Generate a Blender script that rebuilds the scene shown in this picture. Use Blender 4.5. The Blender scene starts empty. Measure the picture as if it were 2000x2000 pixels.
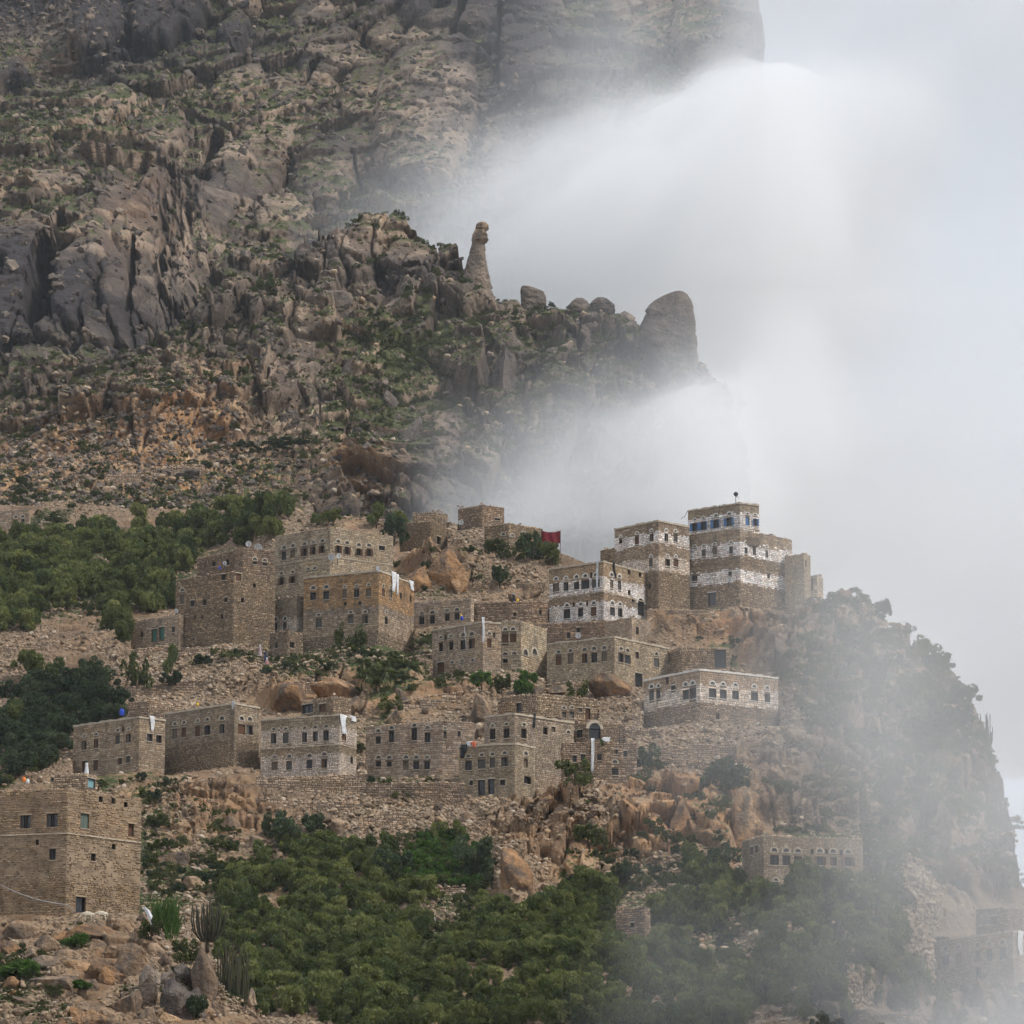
import bpy, bmesh, math, random
import numpy as np
from mathutils import Vector, Matrix

# ------------------------------------------------------------------ camera
F = 8144.0                                  # focal length in pixels of a 2000 px wide frame
PITCH = math.radians(13.0)
CAM = np.array([0.0, 0.0, 1.7])
sc = bpy.context.scene
col = sc.collection
cam = bpy.data.objects.new('camera', bpy.data.cameras.new('camera'))
col.objects.link(cam)
cam.location = CAM
cam.rotation_euler = (math.radians(90) + PITCH, 0, 0)
cam.data.sensor_width = 36.0
cam.data.lens = 36.0 * F / 2000.0
cam.data.clip_start = 1.0
cam.data.clip_end = 20000.0
sc.camera = cam
# ------------------------------------------------------------------ sky, sun, exposure
SUN_ELEV, SUN_AZ = math.radians(50), math.radians(112)      # azimuth clockwise from +Y
w = bpy.data.worlds.new('World'); sc.world = w; w.use_nodes = True
wn, wl = w.node_tree.nodes, w.node_tree.links
wn.clear()
w_out = wn.new('ShaderNodeOutputWorld'); w_bg = wn.new('ShaderNodeBackground')
w_sky = wn.new('ShaderNodeTexSky'); w_sky.sky_type = 'NISHITA'; w_sky.sun_disc = False
w_sky.sun_elevation = SUN_ELEV; w_sky.sun_rotation = SUN_AZ
w_tc = wn.new('ShaderNodeTexCoord'); w_no = wn.new('ShaderNodeTexNoise')
w_no.inputs['Scale'].default_value = 3.2; w_no.inputs['Detail'].default_value = 4; w_no.inputs['Roughness'].default_value = .5
w_rp = wn.new('ShaderNodeValToRGB')
w_rp.color_ramp.elements[0].position = .30; w_rp.color_ramp.elements[0].color = (6.1, 6.65, 7.5, 1)
w_rp.color_ramp.elements[1].position = .70; w_rp.color_ramp.elements[1].color = (7.1, 7.6, 8.35, 1)
w_mx = wn.new('ShaderNodeMixRGB'); w_mx.inputs[0].default_value = .92
wl.new(w_tc.outputs['Generated'], w_no.inputs['Vector']); wl.new(w_no.outputs[0], w_rp.inputs[0])
wl.new(w_sky.outputs[0], w_mx.inputs[1]); wl.new(w_rp.outputs[0], w_mx.inputs[2])
wl.new(w_mx.outputs[0], w_bg.inputs[0]); w_bg.inputs[1].default_value = .124
wl.new(w_bg.outputs[0], w_out.inputs[0])
sun = bpy.data.objects.new('sun', bpy.data.lights.new('sun', 'SUN')); col.objects.link(sun)
sun.data.energy = 3.0; sun.data.angle = math.radians(6); sun.data.color = (1, .945, .87)
_sd = Vector((math.sin(SUN_AZ) * math.cos(SUN_ELEV), math.cos(SUN_AZ) * math.cos(SUN_ELEV), math.sin(SUN_ELEV)))
sun.rotation_euler = _sd.to_track_quat('Z', 'Y').to_euler()
sc.view_settings.view_transform = 'Standard'; sc.view_settings.look = 'None'
sc.view_settings.exposure = 0.0; sc.view_settings.gamma = 1.0
sc.view_settings.use_curve_mapping = False
sc.cycles.use_denoising = True
sc.cycles.max_bounces = 8; sc.cycles.diffuse_bounces = 2; sc.cycles.glossy_bounces = 1
sc.cycles.transmission_bounces = 2; sc.cycles.volume_bounces = 3; sc.cycles.transparent_max_bounces = 8
sc.cycles.use_fast_gi = False

rng = np.random.default_rng(7)
random.seed(7)

# ------------------------------------------------------------------ geometry helpers
CP, SP = math.cos(PITCH), math.sin(PITCH)
def ray(px, py):
    a = (np.asarray(px, float) - 1000) / F; b = (1000 - np.asarray(py, float)) / F
    return np.stack([a, CP - b * SP, SP + b * CP], -1)
def at(px, py, Y):
    d = ray(px, py)
    return CAM + d * (np.asarray(Y, float) / d[..., 1])[..., None]
def at_z(px, py, z):
    d = ray(px, py)
    return CAM + d * ((z - CAM[2]) / d[..., 2])[..., None]
def pix(P):
    P = np.asarray(P, float) - CAM
    yc = P[..., 1] * CP + P[..., 2] * SP; zc = -P[..., 1] * SP + P[..., 2] * CP
    return 1000 + F * P[..., 0] / yc, 1000 - F * zc / yc
def smooth(a, b, x):
    t = np.clip((np.asarray(x, float) - a) / (b - a), 0, 1); return t * t * (3 - 2 * t)

def h3(ix, iy, iz, s=0):
    n = (ix.astype(np.int64) * 374761393 + iy.astype(np.int64) * 668265263 + iz.astype(np.int64) * 2147483647 + s * 974634777) & 0xFFFFFFFF
    n = ((n ^ (n >> 13)) * 1274126177) & 0xFFFFFFFF
    n = ((n ^ (n >> 16)) * 2246822519) & 0xFFFFFFFF
    return ((n ^ (n >> 15)) & 0xFFFFFF) / float(0xFFFFFF)
def vnoise(x, y, z, s=0):
    x0, y0, z0 = np.floor(x), np.floor(y), np.floor(z)
    fx, fy, fz = x - x0, y - y0, z - z0
    fx = fx * fx * (3 - 2 * fx); fy = fy * fy * (3 - 2 * fy); fz = fz * fz * (3 - 2 * fz)
    r = 0
    for dx in (0, 1):
        for dy in (0, 1):
            for dz in (0, 1):
                r = r + h3(x0 + dx, y0 + dy, z0 + dz, s) * (fx if dx else 1 - fx) * (fy if dy else 1 - fy) * (fz if dz else 1 - fz)
    return r * 2 - 1
def fbm(x, y, z, oct=4, s=0, g=.5):
    r = 0; a = 1; f = 1
    for k in range(oct):
        r = r + a * vnoise(x * f + 13.7 * k, y * f + 5.1 * k, z * f, s + k); a *= g; f *= 2.03
    return r
def worley(u, v, s=0):
    u0, v0 = np.floor(u), np.floor(v)
    f1 = np.full(u.shape, 9.); f2 = np.full(u.shape, 9.); rid = np.zeros(u.shape); ox = np.zeros(u.shape); oy = np.zeros(u.shape)
    z = np.zeros_like(u0)
    for du in (-1, 0, 1):
        for dv in (-1, 0, 1):
            cu, cv = u0 + du, v0 + dv
            dx, dy = u - cu - h3(cu, cv, z, s), v - cv - h3(cu, cv, z, s + 1); d = np.hypot(dx, dy)
            r = h3(cu, cv, z, s + 2)
            new = d < f1
            f2 = np.where(new, f1, np.minimum(f2, d)); rid = np.where(new, r, rid); ox = np.where(new, dx, ox); oy = np.where(new, dy, oy); f1 = np.where(new, d, f1)
    return f1, f2, rid, ox, oy
def blocks(u, v, size, aspect=1., s=0, edge=.22, tilt=.9):
    """angular blocks of rock: each cell a tilted facet of its own height, cracks between"""
    f1, f2, r, ox, oy = worley(u / size, v / (size * aspect), s)
    e = np.clip((f2 - f1) / edge, 0, 1); e = e * (2 - e)
    ra, rb = (r * 57.31) % 1., (r * 131.7) % 1.
    return e * np.clip(.22 + .62 * r + tilt * ((ra - .5) * 1.2 * ox + (rb - .25) * -1.0 * oy), 0, 1.4), e, r

def mesh(name, V, faces, mats=(), smooth_shade=True, mat_index=None, attrs=None):
    """faces: (n,4) or (n,3) int array, or a list of tuples"""
    me = bpy.data.meshes.new(name)
    V = np.asarray(V, np.float32)
    if isinstance(faces, np.ndarray):
        n, k = faces.shape
        me.vertices.add(len(V)); me.vertices.foreach_set('co', V.ravel())
        me.loops.add(n * k); me.loops.foreach_set('vertex_index', faces.astype(np.int32).ravel())
        me.polygons.add(n); me.polygons.foreach_set('loop_start', np.arange(0, n * k, k, dtype=np.int32))
        me.update(calc_edges=True)
    else:
        me.from_pydata([tuple(map(float, v)) for v in V], [], faces); n = len(faces)
    me.polygons.foreach_set('use_smooth', np.full(len(me.polygons), smooth_shade, bool))
    for m in mats: me.materials.append(m)
    if mat_index is not None: me.polygons.foreach_set('material_index', np.asarray(mat_index, np.int32))
    for k, v in (attrs or {}).items():
        v = np.asarray(v, np.float32)
        if v.ndim == 1:
            a = me.attributes.new(k, 'FLOAT', 'POINT'); a.data.foreach_set('value', v)
        else:
            a = me.attributes.new(k, 'FLOAT_COLOR', 'POINT'); a.data.foreach_set('color', v.ravel())
    me.update()
    return me
def link(name, me, parent=None, matrix=None):
    o = bpy.data.objects.new(name, me); col.objects.link(o)
    if parent is not None: o.parent = parent
    if matrix is not None: o.matrix_local = matrix
    return o
def tag(o, label=None, cat=None, group=None, kind=None):
    for k, v in (('label', label), ('category', cat), ('group', group), ('kind', kind)):
        if v: o[k] = v
    return o
def empty(name, loc=(0, 0, 0), label=None, cat=None, group=None):
    o = bpy.data.objects.new(name, None); col.objects.link(o); o.location = tuple(map(float, loc)); o.empty_display_size = .5
    return tag(o, label, cat, group)
class MB:
    def __init__(s): s.v = []; s.f = []; s.m = []; s.c = []
    def add(s, vs, fs, mi=0, c=None):
        o = len(s.v); s.v += [tuple(map(float, p)) for p in vs]; s.f += [tuple(i + o for i in f) for f in fs]; s.m += [mi] * len(fs)
        if c is not None: s.c += [tuple(c)] * len(vs)
    def box(s, a, b, mi=0, c=None):
        x0, y0, z0 = a; x1, y1, z1 = b
        s.add([(x0, y0, z0), (x1, y0, z0), (x1, y1, z0), (x0, y1, z0), (x0, y0, z1), (x1, y0, z1), (x1, y1, z1), (x0, y1, z1)],
              [(0, 3, 2, 1), (4, 5, 6, 7), (0, 1, 5, 4), (1, 2, 6, 5), (2, 3, 7, 6), (3, 0, 4, 7)], mi, c)
    def tube(s, pts, rad, n=6, mi=0, cap=True, c=None):
        pts = [np.asarray(p, float) for p in pts]
        rad = [rad] * len(pts) if np.isscalar(rad) else rad
        vs = []
        for i, p in enumerate(pts):
            t = pts[min(i + 1, len(pts) - 1)] - pts[max(i - 1, 0)]; t = t / (np.linalg.norm(t) + 1e-9)
            a = np.cross(t, (0, 0, 1) if abs(t[2]) < .9 else (1, 0, 0)); a /= np.linalg.norm(a); b = np.cross(t, a)
            vs += [p + rad[i] * (math.cos(2 * math.pi * k / n) * a + math.sin(2 * math.pi * k / n) * b) for k in range(n)]
        fs = [(i * n + k, i * n + (k + 1) % n, (i + 1) * n + (k + 1) % n, (i + 1) * n + k) for i in range(len(pts) - 1) for k in range(n)]
        if cap: fs += [tuple(range(n))[::-1], tuple((len(pts) - 1) * n + k for k in range(n))]
        s.add(vs, fs, mi, c)
    def me(s, name, mats, smooth_shade=False):
        at_ = {'tint': [(*c, 1) for c in s.c]} if s.c else None
        return mesh(name, s.v, s.f, mats, smooth_shade, s.m, at_)

# ------------------------------------------------------------------ materials
def nmat(name):
    m = bpy.data.materials.new(name); m.use_nodes = True
    nt = m.node_tree; b = nt.nodes['Principled BSDF']
    b.inputs['Roughness'].default_value = .93; b.inputs['Specular IOR Level'].default_value = .15
    return m, nt, b
def N(nt, t, **kw):
    n = nt.nodes.new(t)
    for k, v in kw.items():
        if k in n.inputs: n.inputs[k].default_value = v
        else: setattr(n, k, v)
    return n
def noise(nt, vec, scale, detail=4, rough=.55, dist=0.):
    n = N(nt, 'ShaderNodeTexNoise', Scale=scale, Detail=detail, Roughness=rough, Distortion=dist); nt.links.new(vec, n.inputs['Vector']); return n.outputs[0]
def ramp(nt, fac, stops):
    r = nt.nodes.new('ShaderNodeValToRGB'); el = r.color_ramp.elements
    while len(el) < len(stops): el.new(.5)
    for e, (p, c) in zip(el, stops): e.position = p; e.color = (*c, 1) if len(c) == 3 else c
    nt.links.new(fac, r.inputs[0]); return r.outputs[0]
def mix(nt, fac, a, b, mode='MIX'):
    n = nt.nodes.new('ShaderNodeMixRGB'); n.blend_type = mode
    for i, v in ((0, fac), (1, a), (2, b)):
        if isinstance(v, bpy.types.NodeSocket): nt.links.new(v, n.inputs[i])
        elif i == 0: n.inputs[0].default_value = v
        else: n.inputs[i].default_value = (*v, 1) if len(v) == 3 else v
    return n.outputs[0]
def math_(nt, op, a, b=0., clamp=False):
    n = nt.nodes.new('ShaderNodeMath'); n.operation = op; n.use_clamp = clamp
    for i, v in ((0, a), (1, b)):
        if isinstance(v, bpy.types.NodeSocket): nt.links.new(v, n.inputs[i])
        else: n.inputs[i].default_value = v
    return n.outputs[0]
def attr(nt, name, out='Fac'):
    n = nt.nodes.new('ShaderNodeAttribute'); n.attribute_name = name; return n.outputs[out]
def gray(v): return (v, v, v)
def pos(nt): return nt.nodes.new('ShaderNodeNewGeometry').outputs['Position']
def objco(nt): return nt.nodes.new('ShaderNodeTexCoord').outputs['Object']
def bump(nt, b, h, dist, strength=1.):
    n = N(nt, 'ShaderNodeBump', Strength=strength, Distance=dist); nt.links.new(h, n.inputs['Height']); nt.links.new(n.outputs[0], b.inputs['Normal'])
def mapscale(nt, vec, s, rot=(0, 0, 0)):
    n = N(nt, 'ShaderNodeMapping'); n.inputs['Scale'].default_value = s; n.inputs['Rotation'].default_value = rot; nt.links.new(vec, n.inputs['Vector']); return n.outputs[0]

def rock_material(name, scale=1., stone=0., dark=(.060, .052, .048), mid=(.165, .132, .108), light=(.36, .285, .215), vegc=((.030, .042, .014), (.075, .088, .030))):
    """scale: feature size factor; attributes veg, warm, pale on the mesh"""
    m, nt, b = nmat(name); P = pos(nt)
    n1 = noise(nt, P, .022 / scale, 3, .6); n2 = noise(nt, P, .16 / scale, 4, .62)
    st = noise(nt, mapscale(nt, P, (.35 / scale, .35 / scale, .022 / scale), (0, .15, 0)), 1., 3, .6)
    f = math_(nt, 'ADD', math_(nt, 'MULTIPLY', n1, .42), math_(nt, 'ADD', math_(nt, 'MULTIPLY', n2, .42), math_(nt, 'MULTIPLY', st, .16)))
    f = math_(nt, 'ADD', f, math_(nt, 'MULTIPLY', attr(nt, 'pale'), .22))
    c = ramp(nt, f, [(.34, dark), (.50, mid), (.66, light)])
    n3 = noise(nt, P, 1.1 / scale, 3, .65)
    c = mix(nt, .55, c, ramp(nt, n3, [(.3, gray(.45)), (.5, gray(1.)), (.72, gray(1.5))]), 'MULTIPLY')
    wm = math_(nt, 'MULTIPLY', attr(nt, 'warm'), ramp(nt, noise(nt, P, .09 / scale, 2, .6), [(.30, gray(.25)), (.60, gray(1.))]))
    c = mix(nt, wm, c, ramp(nt, n2, [(.30, (.17, .085, .040)), (.52, (.34, .185, .085)), (.70, (.50, .33, .18))]))
    if stone:
        vo = N(nt, 'ShaderNodeTexVoronoi', Scale=stone); vo.feature = 'F1'; nt.links.new(P, vo.inputs['Vector'])
        sm = attr(nt, 'rubble')
        c = mix(nt, math_(nt, 'MULTIPLY', sm, .8), c, mix(nt, vo.outputs['Color'], (.16, .115, .075), (.44, .33, .23)))
    vg = attr(nt, 'veg'); vn = noise(nt, P, .5 / scale, 3, .7)
    vf = ramp(nt, math_(nt, 'ADD', vg, math_(nt, 'MULTIPLY', math_(nt, 'SUBTRACT', vn, .5), .9)), [(.42, gray(0)), (.58, gray(1))])
    c = mix(nt, vf, c, ramp(nt, noise(nt, P, .9 / scale, 1, .6), [(.35, vegc[0]), (.65, vegc[1])]))
    nt.links.new(c, b.inputs['Base Color'])
    hgt = math_(nt, 'ADD', n2, math_(nt, 'MULTIPLY', n3, .5))
    if stone: hgt = math_(nt, 'ADD', hgt, math_(nt, 'MULTIPLY', math_(nt, 'MULTIPLY', vo.outputs['Distance'], sm), -1.3))
    bump(nt, b, hgt, 1.1 * scale, .9)
    return m
M_mount = rock_material('mountain_rock', 2.0, dark=(.040, .034, .034), mid=(.100, .079, .066), light=(.27, .205, .152), vegc=((.038, .044, .016), (.085, .090, .034)))
M_ridge = rock_material('ridge_rock', 1.3, dark=(.045, .038, .035), mid=(.125, .097, .077), light=(.31, .235, .17), vegc=((.040, .046, .018), (.085, .088, .036)))
M_hill = rock_material('hill_ground', .7, 2.1, dark=(.060, .045, .033), mid=(.155, .108, .072), light=(.31, .225, .15))
M_knoll = rock_material('knoll_ground', .5, 2.0, dark=(.038, .029, .022), mid=(.105, .074, .050), light=(.24, .17, .11))

def boulder_material(name, scale, warm):
    m, nt, b = nmat(name); P = pos(nt)
    oi = nt.nodes.new('ShaderNodeObjectInfo').outputs['Random']
    n1 = noise(nt, P, .35 / scale, 5, .62); n2 = noise(nt, P, 1.7 / scale, 4, .65)
    st = noise(nt, mapscale(nt, P, (1.3 / scale, 1.3 / scale, .10 / scale)), 1., 4, .6)
    f = math_(nt, 'ADD', math_(nt, 'MULTIPLY', n1, .5), math_(nt, 'ADD', math_(nt, 'MULTIPLY', st, .3), math_(nt, 'MULTIPLY', oi, .2)))
    if warm == 0: c = ramp(nt, f, [(.32, (.050, .044, .043)), (.50, (.13, .105, .088)), (.68, (.33, .255, .19))])
    elif warm == 1: c = ramp(nt, f, [(.30, (.085, .060, .042)), (.50, (.245, .165, .105)), (.68, (.43, .31, .205))])
    else: c = ramp(nt, f, [(.30, (.10, .060, .035)), (.50, (.33, .185, .090)), (.68, (.50, .33, .19))])
    c = mix(nt, .5, c, ramp(nt, n2, [(.3, gray(.5)), (.5, gray(1.)), (.72, gray(1.45))]), 'MULTIPLY')
    pt = ramp(nt, noise(nt, mapscale(nt, P, (.55 / scale, .55 / scale, .30 / scale), (0, .4, 0)), 1., 5, .68), [(.44, gray(0)), (.60, gray(.85))])
    c = mix(nt, pt, c, (.085, .072, .062) if warm else (.15, .122, .10))
    nt.links.new(c, b.inputs['Base Color'])
    bump(nt, b, math_(nt, 'ADD', n1, math_(nt, 'MULTIPLY', n2, .5)), .9 * scale, 1.)
    return m
M_b_far = boulder_material('far_boulder_rock', 3., 0)
M_b_vil = boulder_material('tan_boulder_rock', 1., 1)
M_b_org = boulder_material('orange_boulder_rock', 1.2, 2)
def rubble_material():
    m, nt, b = nmat('rubble_stone'); oi = nt.nodes.new('ShaderNodeObjectInfo').outputs['Random']
    c = ramp(nt, oi, [(0., (.13, .095, .066)), (.35, (.25, .185, .125)), (.6, (.33, .25, .175)), (.8, (.33, .225, .14)), (1., (.42, .35, .27))])
    c = mix(nt, .6, c, ramp(nt, noise(nt, pos(nt), 3., 3), [(.3, gray(.6)), (.7, gray(1.35))]), 'MULTIPLY')
    nt.links.new(c, b.inputs['Base Color']); return m
M_rubble = rubble_material()
def stone_material():
    m, nt, b = nmat('masonry_stone'); P = pos(nt)
    c = attr(nt, 'tint', 'Color')
    c = mix(nt, .7, c, ramp(nt, noise(nt, P, 2.6, 4, .65), [(.28, gray(.55)), (.5, gray(1.)), (.75, gray(1.3))]), 'MULTIPLY')
    st = noise(nt, mapscale(nt, P, (.9, .9, .12)), 1., 4, .6)
    c = mix(nt, .6, c, ramp(nt, st, [(.30, gray(.5)), (.48, gray(1.)), (.7, gray(1.15))]), 'MULTIPLY')
    big = noise(nt, mapscale(nt, P, (.32, .32, .22)), 1., 3, .6)
    c = mix(nt, .75, c, ramp(nt, big, [(.32, (.62, .60, .58)), (.47, (1., 1., 1.)), (.66, (1.12, 1.03, .90))]), 'MULTIPLY')
    nt.links.new(c, b.inputs['Base Color']); bump(nt, b, noise(nt, P, 6., 4, .7), .05, .7)
    return m
M_stone = stone_material()
def flat(name, c, rough=.9, var=.25, scale=3., spec=.15):
    m, nt, b = nmat(name); b.inputs['Roughness'].default_value = rough; b.inputs['Specular IOR Level'].default_value = spec
    cc = mix(nt, var, c, ramp(nt, noise(nt, pos(nt), scale, 4, .6), [(.3, gray(.4)), (.5, gray(1)), (.7, gray(1.4))]), 'MULTIPLY')
    nt.links.new(cc, b.inputs['Base Color']); return m
M_mortar = flat('mortar', (.145, .112, .082), .95, .5, 2.)
M_plaster = flat('mud_plaster', (.36, .275, .190), .95, .7, 1.1)
M_mud = flat('brown_mud_plaster', (.27, .200, .135), .95, .8, .8)
M_coping = flat('coping_plaster', (.42, .355, .27), .95, .5, 2.)
M_trim = flat('pale_stone_trim', (.44, .375, .29), .95, .5, 2.)
M_white = flat('whitewash', (.62, .58, .52), .9, .35, 3.)
M_frame = flat('dark_wood', (.045, .033, .026), .7, .3)
M_shut = flat('grey_shutter', (.085, .082, .078), .7, .3)
M_shut2 = flat('weathered_shutter', (.13, .105, .08), .75, .4); M_shut3 = flat('dark_shutter', (.045, .045, .05), .7, .3)
M_brown = flat('brown_shutter', (.115, .058, .034), .7, .3)
M_blue = flat('blue_shutter', (.055, .155, .34), .6, .3)
M_green = flat('green_door', (.06, .17, .13), .6, .3)
M_teal = flat('pale_blue_door', (.20, .35, .38), .6, .3)
M_glass_dark = flat('glass_and_dark_interior', (.018, .019, .021), .25, .2, 3., .5)  # dark glass; also the interior shade of open holes, put in as colour
M_fan = flat('fanlight_glass', (.055, .056, .058), .35, .4, 3., .4)
M_alab = flat('pale_fanlight', (.20, .19, .175), .7, .4)
M_cloth = flat('white_cloth', (.66, .665, .68), .85, .4, 2.)
M_red = flat('red_cloth', (.17, .018, .026), .85, .4, 2.)
M_redw = flat('orange_red_cloth', (.62, .16, .09), .85, .2, 2.)
M_darkcl = flat('dark_cloth', (.03, .035, .04), .85, .3)
M_metal = flat('dish_metal', (.62, .63, .64), .45, .15, 2., .4)
M_dark = flat('dark_metal', (.03, .03, .035), .5, .2)
M_yellow = flat('yellow_plastic', (.80, .50, .03), .5, .1)
M_bluep = flat('blue_plastic', (.02, .06, .45), .5, .1)
M_orangep = flat('orange_plastic', (.80, .22, .04), .5, .1)
M_pole = flat('grey_pole', (.33, .32, .31), .6, .2)
M_skin = flat('skin', (.19, .105, .065), .6, .1)
M_wool = flat('sheep_wool', (.62, .54, .42), .95, .3, 6.)
def leaf_material(name, a, b2, c3, trans=.35):
    m = bpy.data.materials.new(name); m.use_nodes = True; nt = m.node_tree; nt.nodes.clear()
    out = nt.nodes.new('ShaderNodeOutputMaterial'); d = nt.nodes.new('ShaderNodeBsdfDiffuse'); t = nt.nodes.new('ShaderNodeBsdfTranslucent'); mx = nt.nodes.new('ShaderNodeMixShader')
    oi = nt.nodes.new('ShaderNodeObjectInfo').outputs['Random']
    f = math_(nt, 'ADD', math_(nt, 'MULTIPLY', oi, .55), math_(nt, 'MULTIPLY', attr(nt, 'leaf'), .45))
    c = ramp(nt, f, [(.1, a), (.5, b2), (.92, c3)])
    nt.links.new(c, d.inputs[0]); nt.links.new(c, t.inputs[0]); mx.inputs[0].default_value = trans
    nt.links.new(d.outputs[0], mx.inputs[1]); nt.links.new(t.outputs[0], mx.inputs[2]); nt.links.new(mx.outputs[0], out.inputs[0])
    return m
M_leaf = leaf_material('tree_leaf', (.044, .062, .026), (.096, .124, .043), (.172, .192, .072))
M_leaf2 = leaf_material('light_tree_leaf', (.070, .088, .032), (.15, .17, .056), (.24, .25, .09))
M_leafd = leaf_material('dark_leaf', (.030, .046, .026), (.055, .080, .042), (.10, .125, .068))
M_leafs = leaf_material('scrub_leaf', (.050, .064, .026), (.090, .108, .040), (.15, .16, .062))
M_leafb = leaf_material('crop_leaf', (.040, .085, .018), (.065, .125, .028), (.12, .19, .05))
M_euph = leaf_material('succulent_stem', (.060, .058, .040), (.085, .080, .052), (.12, .108, .075), .05)
M_bark = flat('bark', (.085, .065, .048), .95, .4)

# ------------------------------------------------------------------ depth of the land (metres along +Y) at a place in the picture
def interp(x, pts): 
    p = np.array(pts, float); return np.interp(x, p[:, 0], p[:, 1])
def Y_hill(px, py):
    Y = interp(py, [(900, 725), (950, 700), (1020, 668), (1180, 620), (1550, 520), (1650, 500), (2000, 420), (2300, 355)])
    Y = Y + np.clip(1250 - py, 0, 400) * .2 * smooth(560, 400, px)
    return Y + 45 * smooth(1450, 2050, px) ** 1.5
def Y_ridge(px, py): return 900 - (py - 600) * .33 + 25 * smooth(1250, 1430, px)
def Y_mount(px, py): return np.maximum(970 - (py - 600) * .33, 1350 - py * .40 - 120 * smooth(620, 150, px) * smooth(0, 700, py) + 260 * smooth(1470, 1520, px))
def Y_knoll(px, py): return 372 - (py - 1790) * .16 + 14 * smooth(330, 520, px)

# ------------------------------------------------------------------ houses: where they stand (read off in enlarged views: origin and scale of each)
cA = (240, 980, .20704); cB = (500, 980, .18116); cD = (760, 960, .20704); cE = (1040, 950, .16563); cG = (1290, 950, .18634)
cI = (820, 1160, .18634); cJ = (1060, 1180, .2588); cK = (120, 1350, .21739); cL = (490, 1340, .23292); cM = (860, 1340, .21739)
cN = (0, 1490, .17598); cP = (1380, 1580, .32091); cQ = (1000, 1500, .2588); cS = (0, 600, .36232); cT = (650, 0, .41408)
cU = (500, 400, .49172); cW = (1400, 1100, .31056); cX = (0, 0, .36232); cZ = (0, 1720, .26915); cY = (480, 1240, .24845)
def tp(c, p): return (c[0] + p[0] * c[2], c[1] + p[1] * c[2])

HOUSES = []
def H(name, label, crop, L, C, R, base, style='ashlar', wins=(), bands=(), strings=(), cop='coping', dY=0, Y=None, trim='stone', cat='house', ybase=None):
    HOUSES.append(dict(ybase=ybase, name=name, label=label, c=crop, L=L, C=C, R=R, base=base, style=style, wins=wins, bands=bands, strings=strings, cop=cop, dY=dY, Y=Y, trim=trim, cat=cat))
# rows of openings: (kind, width, height, arch height above window centre or 0, arch width, [(x, y), ...]) in the same view
H('stone_house', 'low grey stone annex with two green doors at far left of upper row', cA, (90, 1128), (530, 1060), (575, 1075), 1325, 'ashlar',
  [('green', 44, 120, 0, 0, [(295, 1258), (367, 1240)]), ('dark', 26, 50, 0, 0, [(180, 1255)]), ('shut', 28, 55, 0, 0, [(475, 1205)])], cop='stones', dY=3)
H('stone_house', 'bulky brown rubble house with ragged top at left of upper row', cA, (500, 735), (1050, 660), (1440, 720), 1325, 'rubble',
  [('shut', 34, 62, 0, 0, [(655, 960)]), ('dark', 34, 60, 0, 0, [(770, 950)]), ('dark', 26, 46, 0, 0, [(972, 925), (1128, 930)]), ('slit', 24, 45, 0, 0, [(935, 1082)]),
   ('slit', 15, 30, 0, 0, [(677, 1092), (750, 1088)]), ('dark', 40, 60, 0, 0, [(948, 712)]), ('shut', 40, 80, 0, 0, [(1090, 700)]), ('shut', 38, 90, 100, 34, [(558, 925)]), ('slit', 24, 36, 0, 0, [(1240, 790)])], cop='stones')
H('stone_house', 'ruined rubble storey with two satellite dishes above the bulky brown house', cA, (700, 540), (1130, 435), (1435, 460), 690, 'rubble',
  [('dark', 36, 52, 0, 0, [(858, 587)]), ('dark', 36, 60, 0, 0, [(985, 572)]), ('dark', 34, 26, 44, 34, [(1245, 580), (1338, 592)])], cop='stones', dY=6, ybase=1325)
H('stone_house', 'low whitish house with four arched windows between brown rubble and orange house', cA, (1165, 985), (1640, 880), (1705, 900), 1265, 'ashlar',
  [('shut', 36, 62, 92, 34, [(1237, 1205), (1328, 1192)]), ('half', 34, 66, 80, 32, [(1440, 1180)]), ('shut', 30, 66, 75, 30, [(1528, 1170)])],
  bands=[(1085, 1215, 'pale')], cop='stones', dY=2, trim='white')
H('stone_shed', 'small rubble shed with two dark openings below the whitish house', cA, (1385, 1240), (1560, 1215), (1700, 1240), 1435, 'rubble',
  [('dark', 24, 55, 0, 0, [(1447, 1355)]), ('dark', 36, 60, 0, 0, [(1595, 1352)])], cop='stones', cat='shed', dY=-1)
H('stone_house', 'broad grey upper house with brown shutters beneath the green trees', cB, (205, 372), (800, 272), (1480, 372), 1010, 'ashlar',
  [('shut', 46, 92, 100, 44, [(302, 585), (397, 565)]), ('brown', 36, 88, 100, 42, [(523, 545), (620, 528), (715, 514)]),
   ('brown', 36, 84, 95, 40, [(885, 515), (980, 530)]), ('brown', 36, 84, 88, 40, [(1107, 545), (1217, 550)]),
   ('brown', 36, 80, 92, 36, [(276, 858), (395, 842)]), ('fan', 30, 0, 0, 32, [(565, 722), (635, 712)]), ('dark', 54, 50, 0, 0, [(1357, 500)])],
  strings=[(590,)], cop='stones')
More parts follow.
